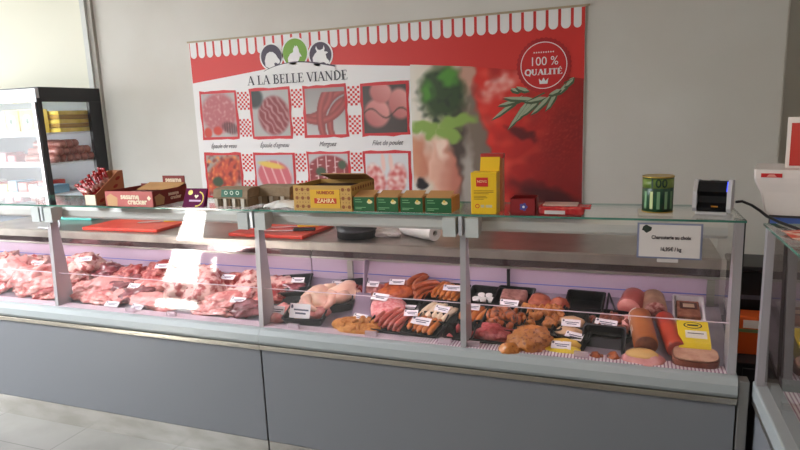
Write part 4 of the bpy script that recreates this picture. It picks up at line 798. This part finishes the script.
def card(px, py, z, rz, lb, w=.085, d=.042, tilt=.6):
    w *= .92; d = d * .82 if d < .06 else d
    q0 = D(px, py, .055); z = max(z if d > .055 else 0, q0.z)
    bpy.context.view_layer.update(); dr_ = ray(px, py).normalized(); best = None
    for ob in col.objects:                                   # rest the card on whatever food or tray lies there
        if ob.type != 'MESH' or ob.parent and ob.parent.name.startswith(('refrig', 'price')) or not (2.2 < (ob.matrix_world @ Vector(ob.bound_box[0])).y < 3.0): continue
        if ob.parent is None and ob.get('category') in ('meat', 'pate', 'tray', 'chicken', 'sausage', 'breaded meat', 'minced meat') or ob.parent and ob.parent.name.startswith('raw_chicken'):
            mi_ = ob.matrix_world.inverted(); ok, hit, nn, ii = ob.ray_cast(mi_ @ EYE, (mi_.to_3x3() @ dr_).normalized())
            if ok:
                h_ = ob.matrix_world @ hit; l_ = (h_ - EYE).length
                if best is None or l_ < best: best = l_
    p = EYE + dr_ * (best - .022) if best else EYE + dr_ * ((D(px, py, .03) - EYE).length)
    if p.y < 2.385 + d / 2: p = EYE + dr_ * ((2.385 + d / 2) / dr_.y)
    if CP[0] is None:
        o = empty('price_card', (0, 0, 0), lb, 'price card')
        q = MB().box(-.5, .5, -.5, .5, 0, .03, cardm).build('card_sheet', o)
        m = MB().box(-.30, .42, .02, .13, .031, .035, cini).box(-.22, .30, -.22, -.10, .031, .035, cini); m.poly([(-.40 + .06 * math.cos(k * .785), .28 + .14 * math.sin(k * .785), .033) for k in range(8)], cini); m.build('card_print', o); CP[0] = o
    else:
        s = CP[0]; o = s.copy(); col.objects.link(o)
        for ch in list(s.children):
            c = ch.copy(); col.objects.link(c); c.parent = o
    o['label'] = lb; o.location = p; o.rotation_euler = (tilt, 0, rz); o.scale = (w, d, .05); o['group'] = 'white price cards among the food'; return o
# raw meat in the left counter: px, py (middle), size x, y, z in metres, tone, turn, label
def meat(px, py, sx, sy, sz, tone, rz, lb, rough=.34, lift=0, cat='meat'):
    p = D(px, py, sz * .5 + lift); e = abs(math.cos(rz)) * sy / 2 + abs(math.sin(rz)) * sx / 2; p.y = min(max(p.y, 2.40 + e * 1.0), 2.85 - e * .9); blob('meat_cut', p.x, p.y, deckz(p.y) + .002 + lift, sx * .94, sy * .9, sz, MG[tone], lb, cat, px * .37 + py, rough, rz, sub=4, amp2=.34); return p
ML = [
 (8, 275, .30, .30, .12, 'pale', .3, 'large pale pink veal piece at the far left edge of the left counter'),
 (30, 279, .26, .26, .11, 'pale', -.5, 'pale pink rounded meat piece left of the first glass post'),
 (6, 259, .22, .2, .09, 'fat', .2, 'pinkish piece at the back of the left counter, furthest left'),
 (34, 264, .26, .18, .09, 'fat', .1, 'pale pink slab under a price card behind the first glass post'),
 (40, 292, .26, .15, .08, 'pink', .5, 'folded pink escalopes just left of the first glass post'),
 (12, 300, .22, .12, .06, 'pink', .3, 'thin pink slice at the front left corner of the counter'),
 (30, 302, .2, .11, .05, 'red', .1, 'small red slice at the front, left of the first glass post'),
 (64, 268, .14, .2, .07, 'pink', .2, 'small pink cut just behind the first glass post'),
 (85, 265, .26, .22, .125, 'fat', .3, 'tall fatty pink roast with a price card at the back of the left counter'),
 (109, 271, .17, .17, .07, 'dark', 0, 'dark purple red cut right of the tall fatty roast'),
 (72, 278, .17, .15, .07, 'fat', .2, 'pale fat edged strip in front of the tall fatty roast'),
 (97, 289, .30, .20, .075, 'pale', .4, 'broad pale pink escalope slab in the middle of the left counter'),
 (76, 296, .22, .16, .06, 'pink', .3, 'pink slice right of the first glass post'),
 (88, 303, .28, .12, .05, 'pink', -.1, 'flat pink slice at the front beside the first glass post'),
 (118, 284, .22, .26, .06, 'dark', .7, 'long dark red slice beside the broad pale slab'),
 (133, 273, .24, .14, .06, 'red', .1, 'row of bright red chops left of the dark red roast'),
 (112, 303, .26, .16, .045, 'pale', .2, 'thin pale slice lying at the front under a price card'),
 (163, 269, .23, .2, .09, 'red', .1, 'deep red roast with a price card against the lilac back'),
 (150, 284, .24, .18, .05, 'pink', .5, 'pink slice in front of the deep red roast'),
 (134, 294, .20, .18, .05, 'dark', .6, 'narrow dark red slice left of the big rolled joint'),
 (142, 310, .32, .14, .045, 'pale', -.12, 'long pale slice with a price card along the front rail'),
 (181, 298, .30, .24, .15, 'fat', .5, 'big rolled joint marbled with white fat, largest piece at the front'),
 (198, 283, .24, .2, .08, 'fat', .2, 'fatty pink piece behind the big rolled joint'),
 (190, 272, .16, .16, .07, 'dark', 0, 'dark cut against the back, right of the deep red roast'),
 (209, 276, .20, .16, .07, 'red', .1, 'dark red cut left of the carded cut near the middle post'),
 (230, 280, .20, .16, .07, 'red', -.1, 'red cut under a price card near the middle glass post'),
 (249, 279, .18, .16, .08, 'fat', .1, 'fatty pink cut at the back beside the middle glass post'),
 (243, 290, .24, .16, .07, 'fat', .1, 'pale fatty strip piece left of the middle glass post'),
 (222, 301, .28, .2, .055, 'pink', .3, 'flat pink marbled slab between the rolled joint and the middle post'),
 (238, 296, .16, .14, .05, 'red', 0, 'small red slice behind the flat marbled slab'),
 (202, 314, .3, .1, .035, 'pink', -.1, 'thin pink slice by the front rail right of the rolled joint'),
 (243, 314, .19, .12, .05, 'dark', .3, 'dark wine red cut in the front corner by the middle glass post'),
]
for a in ML: meat(*a)
trayb = mat('tray_black', (9, 9, 11), .35, spec=.3); trayw = mat('tray_white', (222, 214, 214), .3); trayg = mat('tray_charcoal', (34, 33, 38), .4, spec=.35)
def tray(px, py, w, d, h, m, lb, rz=0, hz=.02, group=None, rx=0):
    p = D(px, py, hz); mb = MB(); i_ = mb.mi(m); t = .012; e = d / 2 * abs(math.cos(rz)) + w / 2 * abs(math.sin(rz)); p.y = min(max(p.y, 2.39 + e), 2.852 - e)
    def rect(a, b, z, r=.012):
        return [mb.bm.verts.new((sx * (a / 2 - r) + r * math.cos(R_(q)) , sy * (b / 2 - r) + r * math.sin(R_(q)), z)) for sx, sy, qs in ((1, 1, (0, 45, 90)), (-1, 1, (90, 135, 180)), (-1, -1, (180, 225, 270)), (1, -1, (270, 315, 360))) for q in qs]
    rs = [rect(w - .03, d - .03, 0), rect(w - .006, d - .006, h - .004), rect(w, d, h - .002), rect(w, d, h), rect(w - .014, d - .014, h), rect(w - .018, d - .018, h - .005), rect(w - .038, d - .038, .004)]
    for u, v in zip(rs, rs[1:]):
        for q in range(12): f = mb.bm.faces.new((u[q], u[(q + 1) % 12], v[(q + 1) % 12], v[q])); f.material_index = i_
    for q in (rs[0][::-1], rs[-1]): f = mb.bm.faces.new(q); f.material_index = i_
    o = one('food_tray', mb, (p.x, p.y, deckz(p.y) + .0015), lb, 'tray', group, rz, rx); return p.x, p.y, deckz(p.y) + .006
def heap(x, y, z, w, d, n, sz, m, lb, name, cat, group, seed=0, h=.03, flatn=.7):
    rd = random.Random(seed + 5)
    for k in range(n):
        u, v = rd.uniform(-.5, .5), rd.uniform(-.5, .5); zz = h * max(0, 1 - (2 * u) ** 2) * max(0, 1 - (2 * v) ** 2) * rd.uniform(.6, 1.1)
        s = sz * rd.uniform(.75, 1.3); blob(name, x + u * w, y + v * d, z + zz + .25 * v * d, s, s * rd.uniform(.35, .75), s * flatn, m, lb, cat, seed + k * 3.1, .3, rd.uniform(0, 3), group, 2, .15)
def sausages(x, y, z, w, d, n, r, m, lb, group, ang=1.57, layers=1, bend=.01, L=None, seed=0, jit=.08):
    rd = random.Random(seed); proto = None; L = L or d; ca, sa = math.cos(ang), math.sin(ang)
    for ly in range(layers):
        nn = n - ly
        for k in range(nn):
            if proto is None: o = proto = sausage_mb(L, r, m, bend).build('sausage')
            else: o = proto.copy(); col.objects.link(o)
            u = ((k + .5) / nn - .5) * (w - (.0 if not ly else 2 * r)); dy = ca * u + rd.uniform(-.006, .006) * sa; o.location = (x - sa * u + rd.uniform(-.006, .006) * ca, y + dy, z + r + ly * r * 1.6 + .25 * dy)
            o.rotation_euler = lay(ang + rd.uniform(-jit, jit)); tag(o, lb, 'sausage', group)
# cards on the meat: px, py, height above floor
for px, py, z, rz, lb, w in ((37, 263, .83, .1, 'on the pale slab behind the first glass post', .1), (85, 259, .87, .5, 'on the tall fatty pink roast', .085), (163, 266, .83, .3, 'on the deep red roast at the back', .1), (134, 286, .80, .1, 'on the dark slice in the middle of the left counter', .08), (112, 304, .775, .0, 'on the thin pale slice at the front of the left counter', .1),
    (137, 307, .775, -.1, 'at the front rail left of the big rolled joint', .09), (228, 277, .815, .0, 'on the red cut near the middle glass post', .09), (238, 300, .785, .05, 'on the flat marbled slab left of the middle post', .09)):
    card(px, py, z, rz, 'white price card ' + lb, w)
# right counter, from left to right
meat(274, 283, .22, .17, .06, 'fat', .2, 'fatty pink cut just right of the middle glass post')
meat(270, 295, .18, .14, .05, 'red', .2, 'small red cut right of the middle glass post, in front of the fatty one')
x, y, z = tray(296, 283, .19, 0.200, .035, trayg, 'charcoal tray of dark meat at the back left of the right counter', .25)
blob('meat_cut', x, y, z, .14, .11, .04, mdark, 'dark meat lying in the charcoal tray at the back left', 'meat', 5.5, .3); card(298, 280, .765, .2, 'white price card on the dark meat in the back charcoal tray', .075)
x, y, z = tray(290, 299, .26, 0.200, .03, trayg, 'empty charcoal tray between the back meat tray and the front chicken tray', .3)
x, y, z = tray(330, 301, .25, 0.200, .05, trayg, 'charcoal tray holding two whole pale chickens', .42)
def chicken(x, y, z, rz, lb, seed, s=1):
    o = empty('raw_chicken', (x, y, z), lb, 'chicken'); o.rotation_euler = lay(rz)
    mb = blob_me('body', chickm, seed, .2, 3, .12, .6)
    for v in mb.bm.verts: v.co = Vector((v.co.x * .062 * s, v.co.y * .088 * s * (1 - .12 * v.co.y), (v.co.z + .6) * .048 * s))
    mb.build('body', o)
    for sx in (-1, 1):
        m = MB().tube([(sx * .052 * s, -.02 * s, .036 * s), (sx * .066 * s, -.065 * s, .050 * s), (sx * .045 * s, -.10 * s, .044 * s), (sx * .02 * s, -.122 * s, .036 * s)], [.032 * s, .029 * s, .015 * s, .009 * s], chickm, 10); m.build('leg', o)
        m = MB().tube([(sx * .055 * s, .05 * s, .032 * s), (sx * .078 * s, .035 * s, .025 * s), (sx * .07 * s, .0, .02 * s)], [.015 * s, .013 * s, .007 * s], chickm, 8); m.build('wing', o)
chicken(x - .045, y - .015, z + .006, .5, 'whole pale chicken in the charcoal tray, the nearer left one', 2, 1.08); chicken(x + .06, y + .05, z + .023, -.6, 'whole pale chicken in the charcoal tray, the further right one', 3, 1.0)
card(338, 284, .825, -.1, 'white price card on top of the two whole chickens', .085)
x, y, z = tray(303, 320, .21, 0.188, .045, trayg, 'charcoal tray of chicken cuts at the front by the middle post', .12)
blob('chicken_cut', x - .04, y, z, .11, .10, .06, chickm, 'pale chicken cut at the left of the front tray', 'chicken', 7, .3); blob('chicken_cut', x + .045, y + .01, z, .12, .11, .055, mpale, 'pinkish chicken cut at the right of the front tray', 'chicken', 8, .3)
blob('chicken_cut', *(lambda p: (p.x + .01, 2.475, deckz(2.475) + .002))(D(273, 318, .03)), .12, .14, .05, mpale, 'pale pink piece in the front corner right of the middle post', 'chicken', 9, .3)
card(300, 311, .80, 0, 'larger white price card standing in the front chicken tray', .12, .07, 1.2); card(277, 310, .785, 0, 'white price card standing right of the middle post', .09, .05, 1.1)
x, y, z = tray(354, 288, .15, 0.188, .03, trayg, 'small charcoal tray of dark red cubes left of the serving spatula', .3)
heap(x, y, z, .09, .09, 7, .04, mred, 'dark red meat cube in the small tray by the spatula', 'meat_cube', 'meat', 'meat cubes by the spatula', 3, .01)
meat(376, 289, .13, .1, .05, 'pale', .1, 'pale pink cut right of the serving spatula'); card(373, 284, .775, 0, 'white price card on the pale cut right of the spatula', .07)
# spatula
pb = D(361, 316, .02); pt = ony(367, 262, pb.y + .33); spm = mat('spatula_grey', (150, 130, 150), .3, .4)
o, B = T('serving_spatula', (pb.x, pb.y, deckz(pb.y)), 'long handled grey serving spatula leaning against the back of the counter', 'spatula')
a = Vector((pb.x, pb.y, deckz(pb.y) + .012)); b_ = pt; t = (b_ - a); n = Vector((1, 0, 0)) * 1.0
up = t.normalized().cross(Vector((1, 0, 0))) * .003
def quadslab(p, q, w0, w1, mt):
    m = MB(); v = [p - n * w0 - up, p + n * w0 - up, q + n * w1 - up, q - n * w1 - up]; v2 = [k + up * 2 for k in v]; m.poly(v, mt); m.poly(v2, mt)
    for i in range(4): m.poly([v[i], v[(i + 1) % 4], v2[(i + 1) % 4], v2[i]], mt)
    return m
B('blade', quadslab(a, a + t * .42, .048, .040, spm)); B('handle', MB().tube([a + t * .40, a + t * .6, a + t], [.009, .010, .014], spm, 10)); B('hanging_ring', MB().tube([a + t * 1.0, a + t * 1.02], [.016, .010], mat('spatula_tip', (196, 180, 196), .3), 10))
p = D(357, 325, .02); blob('breaded_bed', p.x, p.y, deckz(p.y) + .002, .24, .15, .035, bread, 'golden breaded strips heaped at the front below the spatula', 'breaded meat', 4, .2).name = 'breaded_mound'
heap(p.x, p.y, deckz(p.y) + .012, .17, .10, 26, .042, bread, 'golden breaded strip in the front heap below the spatula', 'breaded_strip', 'breaded meat', 'golden breaded strips', 9, .03, .45)
card(360, 317, .785, -.25, 'white price card on the golden breaded strips', .085)
p = D(388, 306, .025); blob('minced_meat', p.x, p.y, deckz(p.y) + .002, .17, .19, .055, mince, 'pink minced meat heap in the middle right of the spatula', 'minced meat', 6, .15, .3); card(380, 297, .795, -.2, 'white price card on the pink minced heap', .10, .05)
p = D(399, 290, .03); blob('spiced_meat', p.x, p.y, deckz(p.y) + .002, .20, .17, .07, spice, 'orange brown spiced meat mound at the back', 'meat', 12, .2); card(397, 282, .80, .1, 'white price card on the orange brown spiced mound', .085)
x, y, z = tray(392, 326, .22, 0.200, .03, trayb, 'black tray of reddish raw sausages at the front', -.05)
mrg = mat('sausage_red', (176, 74, 62), .3, c2=(196, 104, 90), scale=30, coat=.2); orn = mat('sausage_orange', (206, 122, 54), .3, c2=(186, 92, 40), scale=16, coat=.2); wht = mat('sausage_white', (236, 214, 186), .35, c2=(224, 194, 160), scale=20, coat=.3); brn = mat('sausage_brown', (160, 72, 40), .3, c2=(186, 96, 52), scale=20, coat=.2)
sausages(x, y, z, .17, .15, 6, .0125, mrg, 'reddish raw sausage in the front black tray left of the orange ones', 'reddish sausages in the front tray', 1.25, 2, seed=2)
x2, y2, z2 = tray(404, 303, .17, 0.200, .03, trayb, 'mostly empty black tray behind the reddish sausages', -.05)
card(410, 308, .775, .1, 'white price card at the edge of the nearly empty black tray, upper one', .085); card(411, 313, .77, .15, 'white price card lying just below another by the reddish sausages', .07)
x, y, z = tray(423, 329, .18, 0.188, .03, trayb, 'black tray of orange sausages at the front beside the glass post', -.05)
sausages(x, y, z, .14, .13, 5, .0135, orn, 'orange sausage in the front black tray left of the right glass post', 'orange sausages in the front tray', 1.35, 1, seed=3); card(421, 321, .775, -.2, 'white price card on the front orange sausages', .105, .05)
x, y, z = tray(440, 312, .20, 0.188, .03, trayb, 'black tray of white sausages in the middle row', -.05)
sausages(x, y, z, .15, .13, 5, .0145, wht, 'plump white sausage in the middle black tray', 'white sausages', 1.25, 1, seed=4); card(442, 309, .775, -.3, 'white price card on the white sausages', .085)
x, y, z = tray(423, 292, .19, 0.188, .03, trayb, 'black tray of curled brown sausages at the back', -.05)
sausages(x, y, z, .15, .14, 5, .0145, brn, 'curled reddish brown sausage heaped in the back tray', 'curled brown sausages', .9, 3, .03, seed=6, jit=.5)
x, y, z = tray(449, 293, .19, 0.175, .03, trayb, 'black tray of golden brown sausages at the back beside the glass post', -.05)
sausages(x, y, z, .15, .12, 6, .0125, orn, 'golden brown sausage in the back tray left of the right glass post', 'golden brown sausages at the back', 1.3, 2, seed=7); card(452, 288, .79, 0, 'white price card on the golden brown sausages at the back', .095)
x, y, z = tray(475, 314, .16, 0.188, .03, trayb, 'black tray of orange sausages just right of the glass post', -.05)
sausages(x, y, z, .12, .13, 4, .015, orn, 'orange sausage in the tray just right of the glass post', 'orange sausages right of the post', 1.3, 1, seed=8); card(472, 307, .775, 0, 'white price card on the orange sausages right of the glass post', .08)
x, y, z = tray(458, 337, .14, 0.125, .03, trayb, 'small black tray of red meat at the foot of the glass post', -.05)
heap(x, y, z, .10, .08, 9, .035, minced, 'small red meat piece in the tray at the foot of the post', 'meat_piece', 'meat', 'red pieces at the post', 21, .008)
x, y, z = tray(486, 297, .17, 0.163, .035, trayb, 'black tray with small white pots at the back', -.05)
for k, (dx, dy) in enumerate(((-.045, -.02), (-.01, -.02), (.03, -.02), (-.025, .015), (.012, .015))):
    one('white_pot', MB().cyl((0, 0), .014, 0, .02, mat('pot_white', (232, 226, 224), .4), 14, .017), (x + dx, y + dy, z + .25 * dy), 'small white pot in the black tray at the back', 'pot', 'small white pots')
x, y, z = tray(514, 299, .18, 0.188, .035, trayb, 'black tray holding a slab of pink pate at the back', -.05)
one('pate_slab', MB().box(-.06, .06, -.045, .05, 0, .045, terr, .012), (x, y, z), 'slab of pinkish brown pate in a black tray at the back', 'pate'); card(509, 303, .775, -.1, 'white price card leaning on the pate slab', .095, .045)
x, y, z = tray(505, 320, .19, 0.200, .035, trayb, 'black tray of marinated chicken pieces in the middle row, left one', -.05)
heap(x, y, z + .004, .145, .125, 26, .05, marin, 'glossy brown marinated chicken piece in the middle row left tray', 'marinated_piece', 'chicken', 'marinated pieces, left tray', 31, .03)
x, y, z = tray(542, 318, .20, 0.200, .035, trayb, 'black tray of marinated chicken pieces behind the big roast piece', -.05)
heap(x, y + .01, z + .006, .15, .13, 28, .048, roast, 'orange brown chicken piece in the tray behind the big roast piece', 'roasted_piece', 'chicken', 'orange brown pieces behind the roast', 37, .04)
x, y, z = tray(489, 343, .20, 0.150, .03, trayb, 'black tray of red minced meat at the front right of the glass post', -.05)
blob('minced_meat', x, y, z, .16, .12, .035, minced, 'dark red minced meat in the front black tray right of the post', 'minced meat', 14, .3, amp2=.3)
p = D(531, 337, .04); blob('roast_meat', p.x, p.y, deckz(p.y) + .002, .175, .15, .085, roast, 'large round golden roast piece speckled with spice at the front', 'roast', 41, .16, .3, None, 4, .2)
p = D(511, 347, .03); blob('roast_meat', p.x, p.y, deckz(p.y) + .002, .085, .075, .055, roast, 'smaller golden roast piece left of the large one', 'roast', 43, .2)
for px, py, s, lb in ((540, 303, .105, 'round brown red patty behind the marinated chicken, left one'), (559, 306, .085, 'round brown red patty by the empty black tray, right one')):
    p = D(px, py, .025); blob('meat_patty', p.x, p.y, deckz(p.y) + .012, s, s * .9, .055, patty, lb, 'patty', px, .1)
x, y, z = tray(585, 305, .17, 0.175, .045, trayb, 'empty black tray at the back right of the round patties', -.05)
x, y, z = tray(573, 327, .17, 0.200, .035, trayb, 'black tray of pale stuffed cuts with two price cards', -.05)
stuff = mat('pale_cut', (222, 184, 140), .4, c2=(206, 150, 110), scale=14, coat=.3)
blob('stuffed_cut', x - .01, y + .035, z + .009, .11, .06, .04, stuff, 'pale cut in the two card tray, the back one', 'meat', 51, .12); blob('stuffed_cut', x - .015, y - .035, z - .009, .11, .06, .035, stuff, 'pale cut in the two card tray, the front one', 'meat', 52, .12)
card(571, 323, .785, .0, 'white price card on the back pale cut in the two card tray', .085, .045); card(574, 336, .775, -.4, 'tilted white price card on the front pale cut in the two card tray', .085, .045)
p = D(563, 350, .015); yfl = mat('yellow_fillet', (226, 188, 60), .4, c2=(214, 160, 60), scale=20, bump=.2); yf2 = mat('yellow_pack', (236, 204, 40), .35)
blob('yellow_fillet', p.x, p.y, deckz(p.y) + .002, .145, .05, .03, yf2, 'bright yellow strip lying at the front rail', 'meat', 61, .08); p = D(564, 343, .03); blob('yellow_fillet', p.x, p.y + .01, deckz(p.y) + .002, .13, .055, .045, yfl, 'yellow coated fillet behind the bright yellow strip', 'meat', 62, .08)
card(561, 345, .768, .02, 'white price card on the yellow coated fillet', .085, .045)
x, y, z = tray(610, 325, .20, 0.200, .035, trayb, 'black tray of brown stewed strips in front of the tongs', -.05)
heap(x, y, z + .004, .155, .13, 44, .036, ragout, 'brown stewed strip in the tray by the tongs', 'stewed_strip', 'meat', 'brown stewed strips', 71, .022); card(606, 323, .785, -.25, 'white price card on the brown stewed strips', .10, .045)
# tongs
p = D(609, 312, .03); o, B = T('serving_tongs', (p.x, p.y, deckz(p.y)), 'dark metal tongs standing in the brown strip tray', 'tongs'); tm = mat('tongs_metal', (60, 58, 62), .3, .8)
zt = deckz(p.y) + .03; top = Vector((p.x - .005, p.y + .10, zt + .055))
for dx, n_ in ((-.012, 'arm'), (.03, 'arm')): B(n_, MB().tube([(p.x + dx, p.y, zt), top], .0045, tm, 8))
# black tray lying tilted at the front
o_ = tray(603, 345, .17, 0.163, .035, trayb, 'black tray tipped towards the viewer at the front right', -.05, .05, rx=.5)
for px, py, lb in ((596, 357, 'small orange brown chunk under the tipped black tray, left one'), (613, 358, 'small orange brown chunk under the tipped black tray, right one')):
    p = D(px, py, .012); blob('meat_chunk', p.x, p.y, deckz(p.y) + .002, .05, .045, .03, marin, lb, 'meat', px, .35)
def log(px1, py1, px2, py2, r, m, me, name, lb, cat, parts=None):
    a = D(px1, py1, r); b = D(px2, py2, r); a.z = deckz(a.y) + r + .002; b.z = deckz(b.y) + r + .002
    o, B = T(name, tuple(a), lb, cat); t = (b - a).normalized(); L = (b - a).length
    B('casing', MB().tube([a, a + t * .006, a + t * (L * .5), b - t * .02, b], [r * .96, r, r, r, r * .7], m, 24)); B('cut_face', MB().tube([a - t * .002, a + t * .001], [r * .9, r * .93], me, 24)); return o, B, a, t, L, r
# round ham end and wrapped salami end standing at the back
cut = mat('cut_sausage', (206, 140, 128), .4, c2=(160, 84, 80), scale=40); hamcut = mat('ham_cut', (216, 150, 140), .4, c2=(196, 110, 104), scale=14); hamred = mat('ham_red_skin', (158, 74, 68), .35)
o, B, a, t, L, r = log(629, 309, 636, 296, .052, hamred, hamcut, 'ham_sausage', 'thick red skinned ham sausage with a pink cut face at the back', 'sausage'); 
o, B, a, t, L, r = log(655, 312, 652, 297, .050, mat('salami_skin', (150, 110, 92), .5, c2=(190, 150, 120), scale=12), mat('salami_cut', (140, 60, 54), .4, c2=(200, 150, 140), scale=60), 'salami', 'thick wrapped salami with a dark cut face behind the orange log', 'sausage')
o, B, a, t, L, r = log(646, 346, 639, 315, .046, mat('log_orange', (180, 104, 52), .35, c2=(166, 88, 42), scale=8, coat=.3), mat('liver_cut', (132, 76, 56), .5, c2=(112, 56, 44), scale=40), 'liver_sausage', 'thick orange brown sausage log with a white paper label', 'sausage')
m = MB(); lp = mat('log_label', (222, 208, 200), .45)
for s0, s1 in ((.28, .48), (.62, .9)):
    for k in range(6):
        f = lambda a_, s: a + t * (L * s) + Vector((1, 0, 0)) * (-(r + .0008) * math.cos(a_)) + Vector((0, 0, 1)) * ((r + .0008) * math.sin(a_)); m.poly([f(R_(-20 + 15 * k), s0), f(R_(-5 + 15 * k), s0), f(R_(-5 + 15 * k), s1), f(R_(-20 + 15 * k), s1)], lp)
B('paper_label', m)
o, B, a, t, L, r = log(677, 350, 663, 317, .038, mat('log_red', (188, 66, 40), .3, c2=(170, 48, 34), scale=8, coat=.2), mat('log_red_end', (150, 50, 40), .5), 'smoked_sausage', 'long red orange smoked sausage log right of the labelled one', 'sausage')
p = D(627, 322, .02); blob('sausage_end', p.x, p.y, deckz(p.y) + .002, .05, .10, .045, mpale, 'small pale pink sausage end left of the orange log', 'sausage', 81, .15)
# white tray of pate and the yellow block
x, y, z = tray(688, 311, .125, 0.200, .05, trayw, 'white tray of brown pate at the back right', -.04, .03)
o, B = T('pate_block', (x, y, z), 'block of brown pate with a dark label in the white tray', 'pate'); o.rotation_euler.x = TILT; B('block', MB().box(x - .045, x + .045, y - .06, y + .065, z, z + .04, mat('pate_brown', (142, 84, 62), .4, c2=(166, 110, 84), scale=40), .006)); B('dark_label', MB().box(x - .032, x + .035, y - .005, y + .045, z + .0405, z + .042, mat('dark_label', (86, 40, 36), .4))); B('label_print', MB().box(x - .02, x + .024, y + .006, y + .034, z + .0421, z + .0428, mat('label_beige', (206, 176, 150), .5)))
p = D(693, 331, .07); x, y = p.x, p.y - .005; z = deckz(y) + .002; yp = mat('cheese_yellow', (238, 208, 30), .35)
o, B = T('yellow_cheese_block', (x, y, z), 'tall bright yellow wrapped block with an oval emblem and a white label', 'cheese')
B('wrapped_block', MB().prism([(y - .075, z), (y - .075, z + .055), (y - .065, z + .068), (y + .075, z + .078), (y + .08, z)], x - .056, x + .056, yp)); o.rotation_euler.x = TILT; tp = lambda v: z + .0685 + (v + .065) * .0714
def topq(pts, mt, e, m): m.poly([(x + u, y + v, tp(v) + e) for u, v in pts], mt)
m = MB(); topq([(.034 * math.cos(q * .2618), .045 + .020 * math.sin(q * .2618)) for q in range(24)], mat('oval_ink', (60, 54, 40), .5), .0004, m); topq([(.029 * math.cos(q * .2618), .045 + .016 * math.sin(q * .2618)) for q in range(24)], yp, .0008, m); topq([(-.02, .040), (.02, .040), (.02, .050), (-.02, .050)], mat('oval_ink', (60, 54, 40), .5), .0012, m); B('oval_emblem', m)
m = MB(); topq([(-.030, -.035), (.046, -.035), (.046, .012), (-.030, .012)], mat('label_offwhite', (228, 222, 208), .5), .0006, m); topq([(-.022, -.008), (.036, -.008), (.036, -.003), (-.022, -.003)], mat('oval_ink', (60, 54, 40), .5), .001, m); B('white_label', m)
# ham with yellow fat, and the cut loaf
p = D(643, 358, .022); hm = mat('ham_pink', (206, 130, 130), .35, c2=(222, 160, 156), scale=14, coat=.3); o, B = T('cooked_ham', (p.x, p.y, deckz(p.y) + .002), 'cooked pink ham half with a creamy yellow top at the front', 'ham')
m = blob_me('ham', hm, 91, .12, 3, .05)
for v in m.bm.verts: v.co = Vector((p.x + v.co.x * .078, p.y + v.co.y * .055, deckz(p.y) + .002 + (v.co.z + .5) * .027))
B('ham_body', m); o.rotation_euler.x = TILT; m = blob_me('fat', mat('ham_fat', (228, 182, 110), .35, coat=.3), 92, .08, 3, .02)
for v in m.bm.verts: v.co = Vector((p.x - .004 + v.co.x * .060, p.y + .012 + v.co.y * .034, deckz(p.y) + .030 + (v.co.z + .5) * .012))
B('fat_cap', m)
p = D(695, 358, .03); z = deckz(p.y) + .002; o, B = T('meat_loaf', (p.x, p.y, z), 'cut loaf of terrine with a brown crust and pale top at the front right', 'terrine'); o.rotation_euler.x = TILT; crust = mat('loaf_crust', (134, 74, 54), .45, c2=(110, 56, 44), scale=20); lt = mat('loaf_top', (216, 168, 142), .5, c2=(200, 146, 122), scale=30)
def oval(cx, cy, a, b, z0, z1, mt, n=32):
    m = MB(); i_ = m.mi(mt); f1 = lambda q: math.copysign(abs(q) ** .65, q)
    R1 = [[m.bm.verts.new((cx + a * k_ * f1(math.cos(q * 2 * math.pi / n)), cy + b * k_ * f1(math.sin(q * 2 * math.pi / n)), zz)) for q in range(n)] for zz, k_ in ((z0, .93), (z0 + .01, 1), (z1 - .004, 1), (z1, .97))]
    for u, v in zip(R1, R1[1:]):
        for q in range(n): f = m.bm.faces.new((u[q], u[(q + 1) % n], v[(q + 1) % n], v[q])); f.material_index = i_; f.smooth = True
    for q in (R1[0][::-1], R1[-1]): f = m.bm.faces.new(q); f.material_index = i_
    return m
B('crust', oval(p.x, p.y, .082, .048, z, z + .045, crust)); B('pale_top', oval(p.x, p.y, .077, .044, z + .0452, z + .050, lt))
